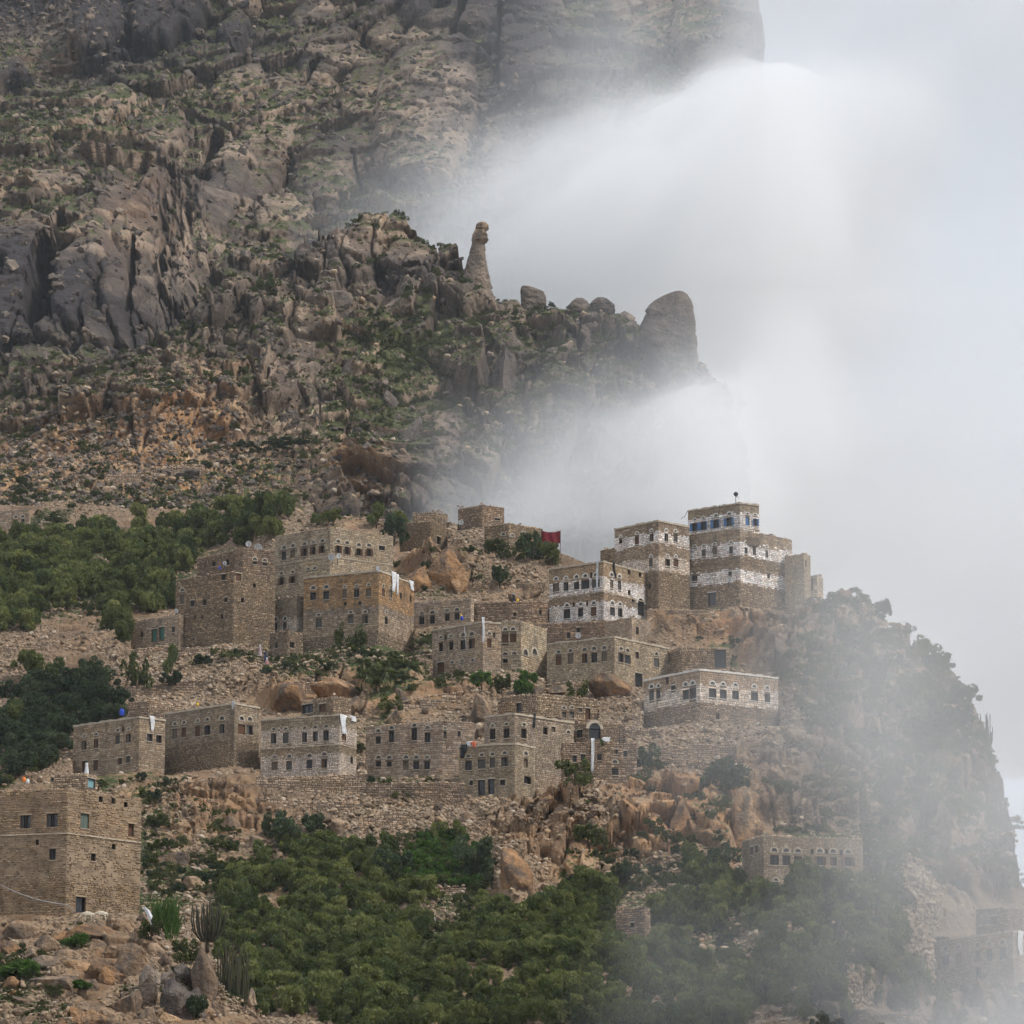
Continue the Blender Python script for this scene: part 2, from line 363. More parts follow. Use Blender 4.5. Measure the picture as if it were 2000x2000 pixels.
H('stone_house', 'orange-brown stone house with white cloths over its corner', cB, (515, 812), (1325, 735), (1700, 880), 1530, 'orange',
  [('dark', 56, 88, 100, 46, [(617, 1020), (757, 1010)]), ('shut', 42, 84, 85, 22, [(957, 995)]), ('shut', 52, 86, 88, 24, [(1085, 988)]), ('shut', 52, 86, 92, 26, [(1213, 978)]),
   ('shut', 58, 98, 98, 36, [(677, 1310)]), ('shut', 56, 90, 85, 38, [(1020, 1270)]), ('shut', 58, 90, 90, 38, [(1176, 1270)]),
   ('shut', 28, 82, 82, 18, [(1372, 982), (1450, 998)]), ('shut', 28, 86, 100, 20, [(1403, 1283)]), ('slit', 18, 60, 0, 0, [(1560, 1010), (1665, 1045)]),
   ('slit', 28, 30, 0, 0, [(962, 1100), (1120, 1092)])], bands=[(860, 1110, 'orange'), (1110, 1190, 'brown'), (1190, 1400, 'tan'), (1400, 1600, 'rubbletan')], cop='coping')
H('stone_house', 'grey house with four arched windows behind the flat roofs at centre', cD, (205, 1045), (770, 1000), (800, 1008), 1245, 'ashlar',
  [('dark', 44, 76, 75, 40, [(308, 1220), (408, 1210)]), ('dark', 40, 66, 72, 40, [(548, 1190), (640, 1180)])], cop='stones', dY=4)
H('stone_wall', 'long brown rubble wall with small openings beside the white arched house', cD, (800, 1050), (1340, 1035), (1500, 1048), 1225, 'rubble',
  [('dark', 26, 38, 0, 0, [(1185, 1158)]), ('slit', 20, 40, 0, 0, [(1425, 1140)]), ('slit', 15, 40, 0, 0, [(760, 1135)])], cop='stones', dY=4, cat='wall')
H('stone_house', 'grey house with two long white cloths hanging down its front', cI, (130, 375), (660, 285), (852, 300), 800, 'ashlar',
  [('dark', 38, 90, 112, 34, [(222, 560), (330, 545)]), ('dark', 52, 100, 115, 44, [(457, 535)]), ('half', 62, 96, 112, 44, [(545, 525)]), ('shut', 40, 92, 110, 34, [(727, 520)]),
   ('slit', 16, 46, 0, 0, [(270, 455), (778, 430)]), ('fan', 30, 0, 0, 32, [(340, 715), (445, 697), (553, 692)]), ('browndoor', 62, 105, 0, 0, [(218, 770)])], cop='coping')
H('stone_house', 'middle house of the centre row with stepped ruined top', cI, (855, 280), (1060, 275), (1330, 500), 790, 'ashlar',
  [('shut', 62, 96, 105, 42, [(882, 470), (977, 466)]), ('fan', 38, 0, 0, 44, [(895, 625), (990, 620), (1107, 612), (1202, 605)]), ('dark', 44, 46, 0, 0, [(895, 702)])], cop='stones', dY=5)
H('stone_house', 'tan stone house with five shuttered arched windows and a dark corner door', cJ, (30, 296), (540, 240), (950, 328), 590, 'ashlar',
  [('shut', 38, 76, 70, 28, [(120, 426), (210, 416)]), ('half', 36, 76, 72, 30, [(317, 410)]), ('dark', 38, 76, 75, 30, [(389, 405)]), ('shut', 38, 76, 72, 30, [(466, 396)]),
   ('shut', 40, 68, 74, 24, [(590, 405), (640, 418)]), ('shut', 22, 56, 0, 0, [(712, 386)]), ('shut', 36, 68, 72, 24, [(858, 442)]), ('door', 52, 108, 0, 0, [(725, 572)])], cop='coping')
H('stone_house', 'plain square upper block with one slit window above the tan house', cJ, (470, 135), (670, 100), (815, 128), 330, 'ashlar',
  [('slit', 18, 48, 0, 0, [(714, 200)])], cop='stones', dY=8, ybase=590)
H('stone_wall', 'crumbling grey wall with narrow openings below the white arched house', cJ, (-90, 150), (468, 128), (480, 140), 290, 'rubble',
  [('dark', 22, 40, 0, 0, [(268, 195), (195, 238)])], cop='stones', dY=6, cat='wall')
H('white_house', 'white-banded house with two rows of arched windows and a white satellite dish', cE, (195, 968), (835, 878), (1330, 1010), 1570, 'ashlar',
  [('shut', 68, 104, 115, 38, [(278, 1195)]), ('shut', 46, 100, 115, 34, [(395, 1185)]), ('half', 54, 98, 115, 44, [(520, 1172)]), ('shut', 82, 100, 115, 44, [(623, 1160)]), ('half', 84, 100, 118, 44, [(747, 1150)]),
   ('slit', 18, 44, 0, 0, [(693, 1045), (488, 1390), (645, 1378)]),
   ('shut', 34, 104, 118, 36, [(933, 1150)]), ('shut', 34, 104, 118, 34, [(1025, 1170)]), ('slit', 26, 46, 0, 0, [(1140, 930), (1268, 1045), (1140, 1250), (1187, 1345)]),
   ('dark', 66, 106, 112, 42, [(407, 1505)]), ('half', 58, 108, 112, 40, [(568, 1490)]), ('shut', 60, 104, 112, 44, [(722, 1478)]),
   ('shut', 56, 100, 112, 38, [(943, 1480)]), ('half', 50, 98, 112, 34, [(1033, 1492)]), ('arch', 76, 150, 98, 72, [(1280, 1450)])],
  bands=[(1060, 1235, 'white'), (1235, 1345, 'brown'), (1345, 1570, 'white'), (870, 1060, 'tan')], strings=[(1240,)], cop='coping', trim='white')
H('stone_house', 'low brown block with white quoins tucked between white house and tower', cE, (800, 755), (1060, 705), (1300, 800), 1010, 'rubbletan', [], cop='stones', dY=4)
H('tower_house', 'brown striped tower house with white-banded top floor, left of the tallest tower', cE, (968, 498), (1480, 396), (1850, 470), 1420, 'brown',
  [('dark', 30, 50, 70, 24, [(1040, 652)]), ('shut', 40, 96, 96, 26, [(1232, 640)]), ('shut', 40, 92, 94, 26, [(1405, 605)]),
   ('half', 38, 92, 94, 26, [(1578, 605)]), ('shut', 44, 92, 92, 28, [(1686, 610)]), ('shut', 36, 90, 90, 24, [(1397, 905)]),
   ('shut', 56, 90, 88, 26, [(1592, 900)]), ('shut', 52, 88, 86, 26, [(1690, 905)]), ('slit', 26, 62, 0, 0, [(1380, 1175)])],
  bands=[(530, 665, 'white'), (820, 980, 'pale'), (390, 530, 'brown'), (665, 820, 'brown'), (980, 1500, 'rubbletan')], strings=[(660,)], cop='coping', trim='white')
H('tower_house', 'white and brown lower storeys of the tallest tower with dark door', cG, (284, 510), (830, 445), (1378, 560), 1240, 'ashlar',
  [('fan', 30, 0, 0, 26, [(357, 625)]), ('shut', 36, 70, 84, 26, [(453, 700), (570, 682)]), ('half', 34, 70, 92, 26, [(740, 670)]), ('shut', 28, 68, 92, 26, [(896, 675)]), ('half', 30, 68, 85, 26, [(983, 690)]), ('shut', 26, 66, 92, 22, [(1113, 715)]),
   ('dark', 38, 58, 0, 0, [(1325, 772)]), ('dark', 52, 60, 0, 0, [(357, 963)]), ('dark', 30, 50, 0, 0, [(730, 915)]), ('dark', 24, 50, 0, 0, [(1132, 940)]), ('door', 76, 148, 0, 0, [(540, 1180)])],
  bands=[(445, 575, 'ashlar'), (575, 720, 'white'), (720, 860, 'rubbletan'), (860, 1000, 'white'), (1000, 1300, 'rubbletan')], cop='stones', trim='white')
H('tower_house', 'top storey of the tallest tower with bright blue shutters', cG, (288, 250), (830, 165), (1032, 190), 455, 'ashlar',
  [('blue', 46, 88, 90, 26, [(360, 430)]), ('blue', 48, 90, 92, 26, [(452, 415)]), ('blue', 52, 92, 98, 34, [(583, 395)]), ('blue', 52, 92, 95, 34, [(722, 375)]), ('blueshut', 34, 92, 86, 26, [(912, 366)]), ('blue', 36, 86, 88, 26, [(992, 378)])],
  bands=[(165, 265, 'ashlar'), (265, 460, 'white')], strings=[(436,)], cop='coping', dY=.35, ybase=1240, trim='white')
H('stone_house', 'narrow pale annex on the misty right of the tallest tower', cG, (1300, 735), (1500, 702), (1570, 725), 1240, 'tan', [('slit', 14, 60, 0, 0, [(1523, 810)])], cop='stones', dY=2)
H('stone_house', 'lowest outer annex at the misty cliff edge right of the tower', cG, (1490, 945), (1640, 930), (1704, 972), 1240, 'tan', [('slit', 16, 100, 0, 0, [(1590, 1020)])], cop='stones', dY=2.5)
H('white_house', 'pale house with five arched windows below the cave in drifting mist', cJ, (760, 572), (1182, 486), (1775, 550), 860, 'ashlar',
  [('shut', 30, 74, 76, 26, [(822, 692)]), ('shut', 24, 70, 72, 22, [(873, 682)]), ('dark', 38, 76, 85, 26, [(1080, 685)]), ('dark', 42, 78, 85, 26, [(1132, 675)]), ('slit', 18, 46, 0, 0, [(940, 575)]), ('dark', 28, 38, 0, 0, [(985, 630)]),
   ('dark', 52, 66, 80, 30, [(1282, 672)]), ('dark', 46, 66, 84, 28, [(1362, 682)]), ('dark', 48, 66, 84, 28, [(1455, 688)]), ('dark', 50, 68, 83, 28, [(1598, 698)]), ('dark', 36, 64, 85, 28, [(1695, 710)]), ('dark', 24, 50, 0, 0, [(1320, 848)])],
  bands=[(486, 600, 'tan'), (600, 735, 'pale'), (735, 960, 'rubbletan')], cop='coping', trim='white')
H('stone_house', 'rough pale stone block with a cave-like opening behind the misty house', cJ, (888, 372), (1045, 325), (1410, 335), 540, 'rubbletan', [('slit', 22, 52, 0, 0, [(943, 405)]), ('cave', 80, 130, 0, 0, [(1340, 412)])], cop='stones', dY=2)
H('stone_house', 'long tan house at left end of the lower row', cK, (110, 308), (700, 222), (935, 252), 700, 'ashlar',
  [('shut', 40, 82, 95, 28, [(203, 490)]), ('shut', 36, 82, 92, 28, [(310, 473)]), ('shut', 34, 82, 92, 28, [(505, 437)]), ('half', 42, 80, 94, 26, [(601, 425)]), ('shut', 42, 74, 0, 0, [(793, 416)]), ('dark', 40, 76, 0, 0, [(875, 430)]),
   ('slit', 18, 36, 0, 0, [(555, 343)]), ('browndoor', 40, 96, 0, 0, [(205, 672)]), ('browndoor', 38, 92, 0, 0, [(308, 660)]), ('shut', 34, 60, 0, 0, [(525, 630), (600, 612)])], cop='coping')
H('stone_house', 'dark stone house with seven arched windows, second in the lower row', cK, (930, 196), (1555, 100), (1778, 142), 660, 'ashlar',
  [('shut', 40, 92, 98, 32, [(1018, 385), (1100, 373)]), ('shut', 40, 92, 102, 32, [(1223, 362)]), ('shut', 54, 90, 102, 32, [(1310, 350)]), ('half', 42, 90, 102, 38, [(1442, 340)]),
   ('shut', 58, 92, 105, 32, [(1617, 345)]), ('shut', 50, 90, 105, 32, [(1690, 350)])], bands=[(100, 430, 'ashlar'), (430, 800, 'rubbletan')], cop='coping')
H('stone_house', 'pale two-storey house with nine arched windows in the lower row', cL, (85, 275), (745, 232), (888, 270), 730, 'ashlar',
  [('shut', 40, 84, 86, 26, [(190, 443), (292, 438)]), ('shut', 38, 84, 84, 28, [(450, 430)]), ('half', 38, 84, 84, 30, [(540, 423)]), ('dark', 38, 84, 84, 32, [(630, 417)]), ('shut', 28, 110, 0, 0, [(780, 405)]),
   ('shut', 46, 76, 78, 38, [(198, 670)]), ('shut', 42, 76, 82, 34, [(320, 667)]), ('shut', 40, 74, 78, 36, [(490, 657)]), ('half', 42, 74, 84, 36, [(615, 650)]), ('slit', 18, 46, 0, 0, [(845, 620)])],
  bands=[(335, 480, 'pale'), (480, 560, 'brown'), (560, 800, 'pale')], strings=[(490,)], cop='coping')
H('stone_house', 'small rubble roof room with a dark opening above the pale house', cL, (425, 128), (690, 85), (842, 102), 265, 'rubbletan', [('dark', 90, 78, 0, 0, [(465, 192)]), ('browndoor', 58, 70, 0, 0, [(600, 182)])], cop='stones', dY=8, ybase=730, cat='house')
H('stone_house', 'grey ruined house with tall broken arched windows in the lower row', cL, (965, 338), (1605, 292), (1875, 305), 730, 'ashlar',
  [('dark', 40, 60, 85, 34, [(1068, 455)]), ('dark', 40, 100, 80, 34, [(1180, 425), (1370, 405)]), ('dark', 44, 80, 88, 36, [(1482, 432)]), ('shut', 22, 60, 62, 20, [(1627, 412)]), ('slit', 18, 40, 0, 0, [(1745, 400)]),
   ('dark', 38, 46, 62, 36, [(1070, 655), (1160, 655)]), ('blind', 38, 50, 62, 36, [(1300, 655)]), ('dark', 40, 70, 72, 36, [(1387, 665), (1478, 665)])], cop='stones')
H('stone_house', 'two-tier house with twin dark doorways at the foot of the village', cM, (165, 535), (670, 505), (850, 545), 965, 'ashlar',
  [('dark', 58, 86, 92, 34, [(253, 716)]), ('shut', 58, 86, 90, 34, [(372, 703)]), ('shut', 38, 86, 86, 34, [(468, 692)]), ('shut', 52, 86, 88, 34, [(578, 683)]), ('blind', 34, 74, 90, 30, [(767, 690)]),
   ('dark', 24, 46, 0, 0, [(277, 870)]), ('door', 54, 138, 0, 0, [(370, 910), (457, 900)]), ('dark', 36, 52, 0, 0, [(560, 867)]), ('dark', 58, 70, 0, 0, [(783, 847)])], cop='coping', dY=-1.4)
H('stone_house', 'upper tier of the two-tier house with arched windows and green cloth', cM, (395, 270), (665, 238), (1200, 322), 900, 'ashlar',
  [('dark', 42, 92, 82, 30, [(470, 432)]), ('dark', 46, 90, 88, 30, [(595, 425)]), ('dark', 40, 94, 88, 28, [(750, 428)]), ('dark', 34, 70, 0, 0, [(943, 405)]), ('shut', 26, 50, 0, 0, [(1015, 390)]), ('fan', 30, 0, 0, 32, [(1150, 412)])], cop='coping', dY=3, ybase=965)
H('stone_house', 'rough grey top house with two pale windows above the two-tier house', cM, (515, 95), (870, 70), (1412, 120), 330, 'rubbletan',
  [('door', 38, 84, 0, 0, [(707, 190)]), ('pale', 34, 74, 78, 28, [(1110, 268), (1180, 266)]), ('shut', 28, 40, 0, 0, [(1255, 215)]), ('browndoor', 42, 118, 0, 0, [(1325, 258)])], cop='stones', dY=2)
H('stone_house', 'long low brown wing with a white cloth, right of the two-tier house', cM, (850, 540), (1100, 505), (1765, 482), 860, 'rubbletan',
  [('dark', 24, 46, 0, 0, [(918, 685)]), ('dark', 24, 46, 0, 0, [(1052, 662)]), ('dark', 34, 64, 0, 0, [(1207, 652), (1282, 643)]), ('dark', 36, 58, 0, 0, [(1430, 640)]), ('shut', 26, 44, 0, 0, [(1580, 590)]), ('shut', 28, 60, 0, 0, [(1662, 608)]), ('dark', 56, 62, 95, 40, [(1570, 770)])], cop='stones', dY=2)
H('stone_shed', 'low dark lean-to with an arched doorway behind the long wing', cM, (1210, 345), (1330, 325), (1650, 345), 510, 'rubble', [('arch', 100, 90, 70, 96, [(1372, 430)]), ('dark', 46, 70, 0, 0, [(1250, 430)])], cop='stones', dY=5, cat='shed')
H('stone_house', 'large plastered rubble house at lower left with two sheep before its door', cN, (-450, 330), (760, 285), (1572, 395), 1700, 'mud',
  [('halfg', 112, 150, 0, 0, [(283, 655)]), ('halfg', 112, 150, 0, 0, [(580, 638)]), ('greenshut', 72, 165, 0, 0, [(940, 645)]), ('browndoor', 50, 140, 0, 0, [(1455, 745)]), ('dark', 70, 130, 0, 0, [(583, 1015)]), ('dark', 46, 86, 0, 0, [(1035, 1048)]),
   ('door', 98, 215, 0, 0, [(895, 1592)]), ('slit', 34, 60, 0, 0, [(415, 880)]), ('slit', 34, 60, 0, 0, [(1262, 930)]), ('slit', 36, 60, 0, 0, [(1118, 402), (1258, 420), (1395, 462)])],
  bands=[(285, 790, 'mudtop'), (790, 1300, 'mud'), (1300, 1900, 'mudrubble')], strings=[(785,)], cop='stones', Y=372, trim='mud')
H('stone_house', 'grey house with two rows of arched windows above the misty grove', cP, (215, 198), (345, 160), (950, 182), 545, 'ashlar',
  [('dark', 46, 58, 65, 32, [(413, 312), (485, 314)]), ('board', 46, 58, 65, 32, [(557, 317)]), ('brown', 40, 56, 65, 32, [(690, 317), (862, 323)]), ('half', 40, 56, 66, 32, [(772, 320)]), ('slit', 14, 26, 0, 0, [(641, 258), (730, 260), (819, 265)]),
   ('browndoor', 34, 58, 62, 24, [(423, 490)]), ('dark', 34, 58, 58, 24, [(518, 470)]), ('shut', 36, 56, 65, 26, [(688, 488)]), ('shut', 32, 56, 60, 24, [(797, 495), (885, 500)]), ('shut', 12, 46, 0, 0, [(275, 255), (305, 245)])], cop='stones')
H('stone_house', 'misty house with arched windows and a white cloth at lower right', cP, (1392, 800), (1862, 738), (2000, 765), 1085, 'ashlar',
  [('shut', 34, 66, 75, 24, [(1455, 922), (1533, 912)]), ('shut', 28, 66, 75, 24, [(1650, 900), (1722, 893), (1803, 883)]), ('dark', 30, 100, 0, 0, [(1650, 1010)])], cop='coping')
H('stone_house', 'faint misty house behind the lower right house', cP, (1640, 612), (1830, 595), (2010, 620), 780, 'rubble', [('shut', 34, 56, 0, 0, [(1745, 680)])], cop='stones', dY=3)
H('rubble_tower', 'small square rubble tower rising out of the green grove', cQ, (783, 1065), (1000, 1050), (1042, 1062), 1340, 'rubble', [('dark', 26, 36, 0, 0, [(907, 1187)])], cop='stones', cat='tower')
H('stone_house', 'small pale house with two arched windows at the far left edge', cS, (-30, 1100), (155, 1088), (165, 1092), 1205, 'ashlar', [('fan', 18, 0, 0, 18, [(85, 1128), (122, 1126)]), ('shut', 16, 30, 0, 0, [(85, 1158), (122, 1156)])], cop='stones')
H('stone_ruin', 'roofless rubble ruin crowning the hilltop at centre', cD, (650, 165), (880, 125), (1085, 155), 330, 'rubbletan', [('dark', 44, 22, 0, 0, [(1022, 262)])], cop='stones', cat='ruin', dY=6)
H('stone_house', 'half-hidden tan house with arched openings beside the red cloth', cD, (900, 330), (1130, 300), (1450, 350), 545, 'rubbletan', [('fan', 30, 0, 0, 32, [(1077, 400), (1162, 412)]), ('dark', 40, 70, 110, 36, [(1268, 500)])], cop='stones')
H('stone_ruin', 'grey roofless ruin wall with a doorway left of the hilltop', cD, (105, 300), (400, 275), (540, 330), 545, 'rubble', [('door', 30, 80, 0, 0, [(468, 460)])], cop='stones', cat='ruin', dY=5)
H('stone_ruin', 'low tan wall stub peeping out behind the roofless ruin', cD, (225, 205), (440, 195), (552, 215), 330, 'rubbletan', [], cop='stones', cat='ruin', dY=10)
H('stone_shed', 'small round-topped rubble hut among the upper left trees', cS, (482, 1358), (535, 1345), (592, 1372), 1440, 'rubbletan', [('dark', 16, 18, 0, 0, [(540, 1366)])], cop='stones', cat='hut')
H('stone_shed', 'low rubble hut with a blue door above the plastered house', cN, (560, 130), (960, 118), (1085, 150), 300, 'rubbletan', [('teal', 62, 110, 0, 0, [(1015, 225)]), ('slit', 26, 34, 0, 0, [(405, 190)])], cop='stones', cat='hut')
H('terrace_wall', 'grey stone terrace wall at bottom right in the mist', cP, (855, 1255), (1240, 1240), (1340, 1250), 1400, 'rubble', [], cop='stones', cat='wall')
H('terrace_wall', 'rubble terrace wall behind the first house of the lower row', cK, (600, 105), (790, 85), (1070, 120), 215, 'rubbletan', [], cop='stones', cat='wall', dY=-12)
# dry stone terrace walls on the slopes: left end, right end, height, all in picture pixels
WALLS = [((520, 1300), (715, 1306), 14, 'low broken wall in the rubble field under the orange-brown house'), ((560, 1335), (745, 1326), 14, 'low wall above the two big orange boulders'), ((850, 1332), (935, 1322), 20, 'rubble wall left of the bright green bushes'), ((1040, 1340), (1150, 1328), 14, 'rubble wall at the foot of the tan house'), ((420, 1300), (505, 1296), 12, 'low wall left of the group of people'), ((905, 1140), (1065, 1138), 12, 'dry wall across the stony gully at centre'), ((1300, 1195), (1420, 1190), 12, 'rough wall below the two towers'), ((1290, 1480), (1450, 1500), 14, 'lowest rubble wall under the misty pale house'), ((270, 1570), (420, 1560), 16, 'rubble wall right of the blue door hut'), ((480, 1560), (690, 1568), 18, 'second rubble retaining wall under the pale two-storey house'), ((500, 1520), (715, 1513), 34, 'wide rubble retaining wall under the pale two-storey house'), ((715, 1528), (905, 1533), 36, 'rubble retaining wall under the grey ruined house'),
 ((1010, 1392), (1290, 1425), 14, 'collapsed rubble wall between two-tier house and misty house'), ((1180, 1470), (1440, 1450), 16, 'rubble wall on the slope below the misty house'),
 ((755, 1296), (845, 1278), 28, 'dry stone wall left of the grey house with white cloths'), ((735, 1378), (905, 1352), 22, 'sloping dry stone wall above the grey ruined house'),
 ((300, 1262), (540, 1268), 12, 'low terrace wall below the bulky brown house'), ((190, 1345), (420, 1330), 16, 'terrace wall above the first house of the lower row'),
 ((330, 1600), (480, 1588), 16, 'low wall on the slope right of the plastered house'), ((700, 1600), (800, 1585), 30, 'dark grey retaining wall above the terraced plot'),
 ((800, 1655), (910, 1655), 10, 'upper little wall of the terraced green plot'), ((800, 1685), (925, 1682), 10, 'middle little wall of the terraced green plot'), ((790, 1735), (910, 1732), 10, 'lower little wall of the terraced green plot'),
 ((740, 1800), (850, 1790), 18, 'rubble wall with a grey sheet in the grove'), ((1305, 1700), (1385, 1690), 24, 'pale dry stone wall below the orange cliff'),
 ((1540, 1265), (1650, 1270), 10, 'misty terrace wall right of the cave'), ((1525, 1330), (1620, 1330), 12, 'misty terrace wall beside the pale house'), ((1560, 1225), (1650, 1228), 10, 'topmost misty terrace wall under the cliff edge'),
 ((0, 1265), (110, 1250), 20, 'brown rubble wall at the left edge below the trees'), ((230, 1275), (330, 1262), 14, 'short rubble wall under the grey annex'), ((1650, 1480), (1760, 1490), 12, 'faint terrace wall on the misty slope')]
RWALLS = [((210, 930), (400, 905), 26, 'brown terrace wall on the slope left of the ridge foot'), ((430, 888), (600, 900), 14, 'upper terrace wall below the orange scar'), ((80, 985), (150, 975), 16, 'short reddish terrace wall at upper left'),
 ((390, 950), (560, 948), 12, 'second terrace wall below the orange scar'), ((500, 958), (690, 975), 14, 'third terrace wall below the orange scar'), ((370, 1008), (500, 995), 9, 'lowest terrace wall above the upper trees'), ((230, 905), (300, 893), 16, 'little brown wall above the terrace')]

def prep(h):
    c = h['c']; L, C, R = tp(c, h['L']), tp(c, h['C']), tp(c, h['R']); bpy_ = c[1] + h['base'] * c[2]
    Y = h['Y'] if h['Y'] else float(Y_hill(C[0], bpy_ if h['ybase'] is None else c[1] + h['ybase'] * c[2])) + h['dY']
    Pc = at(C[0], C[1], Y); zt = Pc[2]
    def side(p, sg):
        Q = at_z(p[0], p[1], zt)
        if Q[1] < 0: Q[1] = 1e5
        dx = abs((p[0] - C[0]) * Y / F); dy = float(np.clip(Q[1] - Pc[1], .10 * dx + .02, 1.9 * dx))
        y = Pc[1] + dy
        return np.array([(p[0] - 1000) / F * (y * CP + (zt - CAM[2]) * SP), y, zt])
    Pl, Pr = side(L, -1), side(R, 1)
    zb = at(C[0], bpy_, Y)[2]
    h.update(Pl=Pl, Pc=Pc, Pr=Pr, zt=zt, zb=zb, Y=Y, bpy=bpy_)
    tri = np.array([Pl, Pc, Pr]); tx, ty = pix(tri); bt = tri.copy(); bt[:, 2] = zb; _, by = pix(bt)
    h['fac'] = (tx, ty, by, tri[:, 1])
for h in HOUSES: prep(h)

# ------------------------------------------------------------------ land
def blob(px, py, cx, cy, rx, ry, p=2): return np.exp(-(np.abs((px - cx) / rx) ** p + np.abs((py - cy) / ry) ** p))
def bulge(px, py, cx, cy, w_, h_, rot=0., n=5.):
    a = math.radians(rot); dx, dy = px - cx, py - cy
    x = (dx * math.cos(a) + dy * math.sin(a)) / (w_ / 2); y = (-dx * math.sin(a) + dy * math.cos(a)) / (h_ / 2)
    r = (np.abs(x) ** 2.6 + np.abs(y) ** 2.6) ** (1 / 2.6)
    return np.sqrt(np.clip(1 - np.clip(r, 0, 1) ** n, 0, 1))
LAND = {}
def land(name, x0, x1, step, crest, py1, nrow, Yf, relief, masks, mat, rowpow=1., carve=()):
    """a hillside: columns across, rows from the foot up to its crest line, then down the far side"""
    pxs = np.arange(x0, x1 + step, step); cr = interp(pxs, crest)
    t = np.linspace(0, 1, nrow) ** rowpow
    PX = np.repeat(pxs[None], nrow, 0); PY = cr[None] + (py1 - cr[None]) * (1 - t)[:, None]
    if name == 'mountain': PX = PX + (13 * fbm(PY / 50., PY * 0, PY * 0, 5, 77) - 40 * smooth(200, 420, PY)) * smooth(1300, 1486, PX)
    if name == 'ridge': PX = PX + (26 * fbm(PY / 45., PY * 0, PY * 0, 5, 78) - 60 * smooth(840, 1000, PY)) * smooth(1250, 1450, PX)
    Y = Yf(PX, PY)
    keep = np.ones_like(Y)
    for (tx, ty, by, fy) in carve:
        ins = (PX > tx[0] - 2) & (PX < tx[2] + 2)
        top = np.interp(PX, tx, ty); bas = np.interp(PX, tx, by); dep = np.interp(PX, tx, fy)
        inside = ins & (PY > top - 6) & (PY < bas - .5)
        Y = np.where(inside, np.maximum(Y, dep + 1.6), Y)
        near = smooth(30, 4, np.maximum(np.maximum(tx[0] - PX, PX - tx[2]), np.maximum(top - 6 - PY, PY - bas)))
        keep = np.minimum(keep, 1 - .9 * near)
    P = at(PX, PY, Y)
    d, extra = relief(PX, PY, P, keep)
    nrm = np.array(dict(mountain=(0, -1.12, .14), ridge=(0, -1.0, .26)).get(name, (0, -.90, .42)))
    P = P + d[..., None] * nrm
    cr_top = P[-1]
    back = [cr_top + np.array([0, dy, dz]) for dy, dz in ((6, -1.5), (25, -16), (60, -60), (110, -140))]
    allP = np.concatenate([(P[0] + (np.array([0, -70, -70]) if name in ('village_hill', 'foreground_knoll') else np.array([0, 8, -60])))[None], P] + [b[None] for b in back], 0)
    nr, nc = allP.shape[:2]
    i = np.arange((nr - 1) * nc).reshape(nr - 1, nc)[:, :-1].ravel()
    faces = np.stack([i, i + 1, i + nc + 1, i + nc], 1)
    # slope for plants on ledges
    gu = np.gradient(P, axis=1); gv = np.gradient(P, axis=0); n = np.cross(gu, gv); n /= np.linalg.norm(n, axis=-1, keepdims=True) + 1e-9
    at_ = masks(PX, PY, P, n[..., 2], extra)
    at_ = {k: np.concatenate([v[:1], v, np.repeat(v[-1:], 4, 0)], 0).ravel() for k, v in at_.items()}
    me = mesh(name, allP.reshape(-1, 3), faces, [mat], True, None, at_)
    o = link(name, me); tag(o, kind='structure')
    LAND[name] = dict(o=o, PX=PX, PY=PY, P=P, nz=n[..., 2], x0=x0, step=step, cr=cr, py1=py1, t=t, rowpow=rowpow, nrow=nrow, attrs={k: v.reshape(nr, nc)[1:nrow + 1] for k, v in at_.items()})
    return o
def ground(name, px, py):
    l = LAND[name]
    j = int(np.clip(round((px - l['x0']) / l['step']), 0, l['P'].shape[1] - 1))
    i = int(np.argmin(np.abs(l['PY'][:, j] - py)))
    return l['P'][i, j].copy()

# --- the mountain
M_BUMPS = [(199, 83, 116, 105, -10, 16), (330, 62, 165, 125, -25, 18), (467, 105, 56, 84, 5, 12), (29, 178, 80, 50, -15, 12), (83, 330, 68, 56, 10, 10), (832, 262, 190, 320, 8, 16), (1035, 150, 140, 220, 8, 13),
 (885, 58, 205, 130, 15, 18), (1250, 90, 170, 150, 0, 14), (1395, 100, 170, 215, 0, 20), (471, 205, 110, 80, -25, 10), (560, 230, 120, 90, -20, 9), (510, 350, 110, 180, 20, 10), (440, 420, 80, 190, 22, 10), (650, 150, 130, 90, -30, 10),
 (720, 220, 90, 150, 10, 10), (610, 60, 90, 60, -15, 8), (200, 250, 150, 70, -28, 9), (60, 540, 110, 90, 0, 12), (170, 600, 90, 230, 14, 15), (235, 520, 80, 200, 10, 14), (300, 480, 70, 240, 8, 13), (310, 620, 56, 170, 5, 12),
 (40, 650, 70, 160, 5, 12), (250, 640, 70, 130, 0, 13), (390, 560, 70, 190, 20, 9), (130, 400, 120, 60, -30, 9), (330, 300, 90, 70, -20, 9), (560, 470, 110, 120, -10, 10), (640, 380, 120, 120, -25, 10), (700, 330, 100, 90, -25, 9), (760, 80, 80, 100, 20, 9), (980, 330, 90, 120, 0, 8)]
M_CAVES = [(96, 620, 52, 180, 6, 26), (225, 405, 64, 22, -25, 14), (422, 330, 40, 66, 28, 14), (133, 505, 26, 80, 5, 18), (272, 612, 16, 150, 6, 16), (329, 600, 13, 130, 4, 16), (905, 80, 14, 130, 20, 12), (975, 130, 10, 190, 3, 16), (868, 60, 40, 60, 20, 10), (706, 395, 10, 110, -18, 12), (612, 190, 12, 80, 30, 10)]
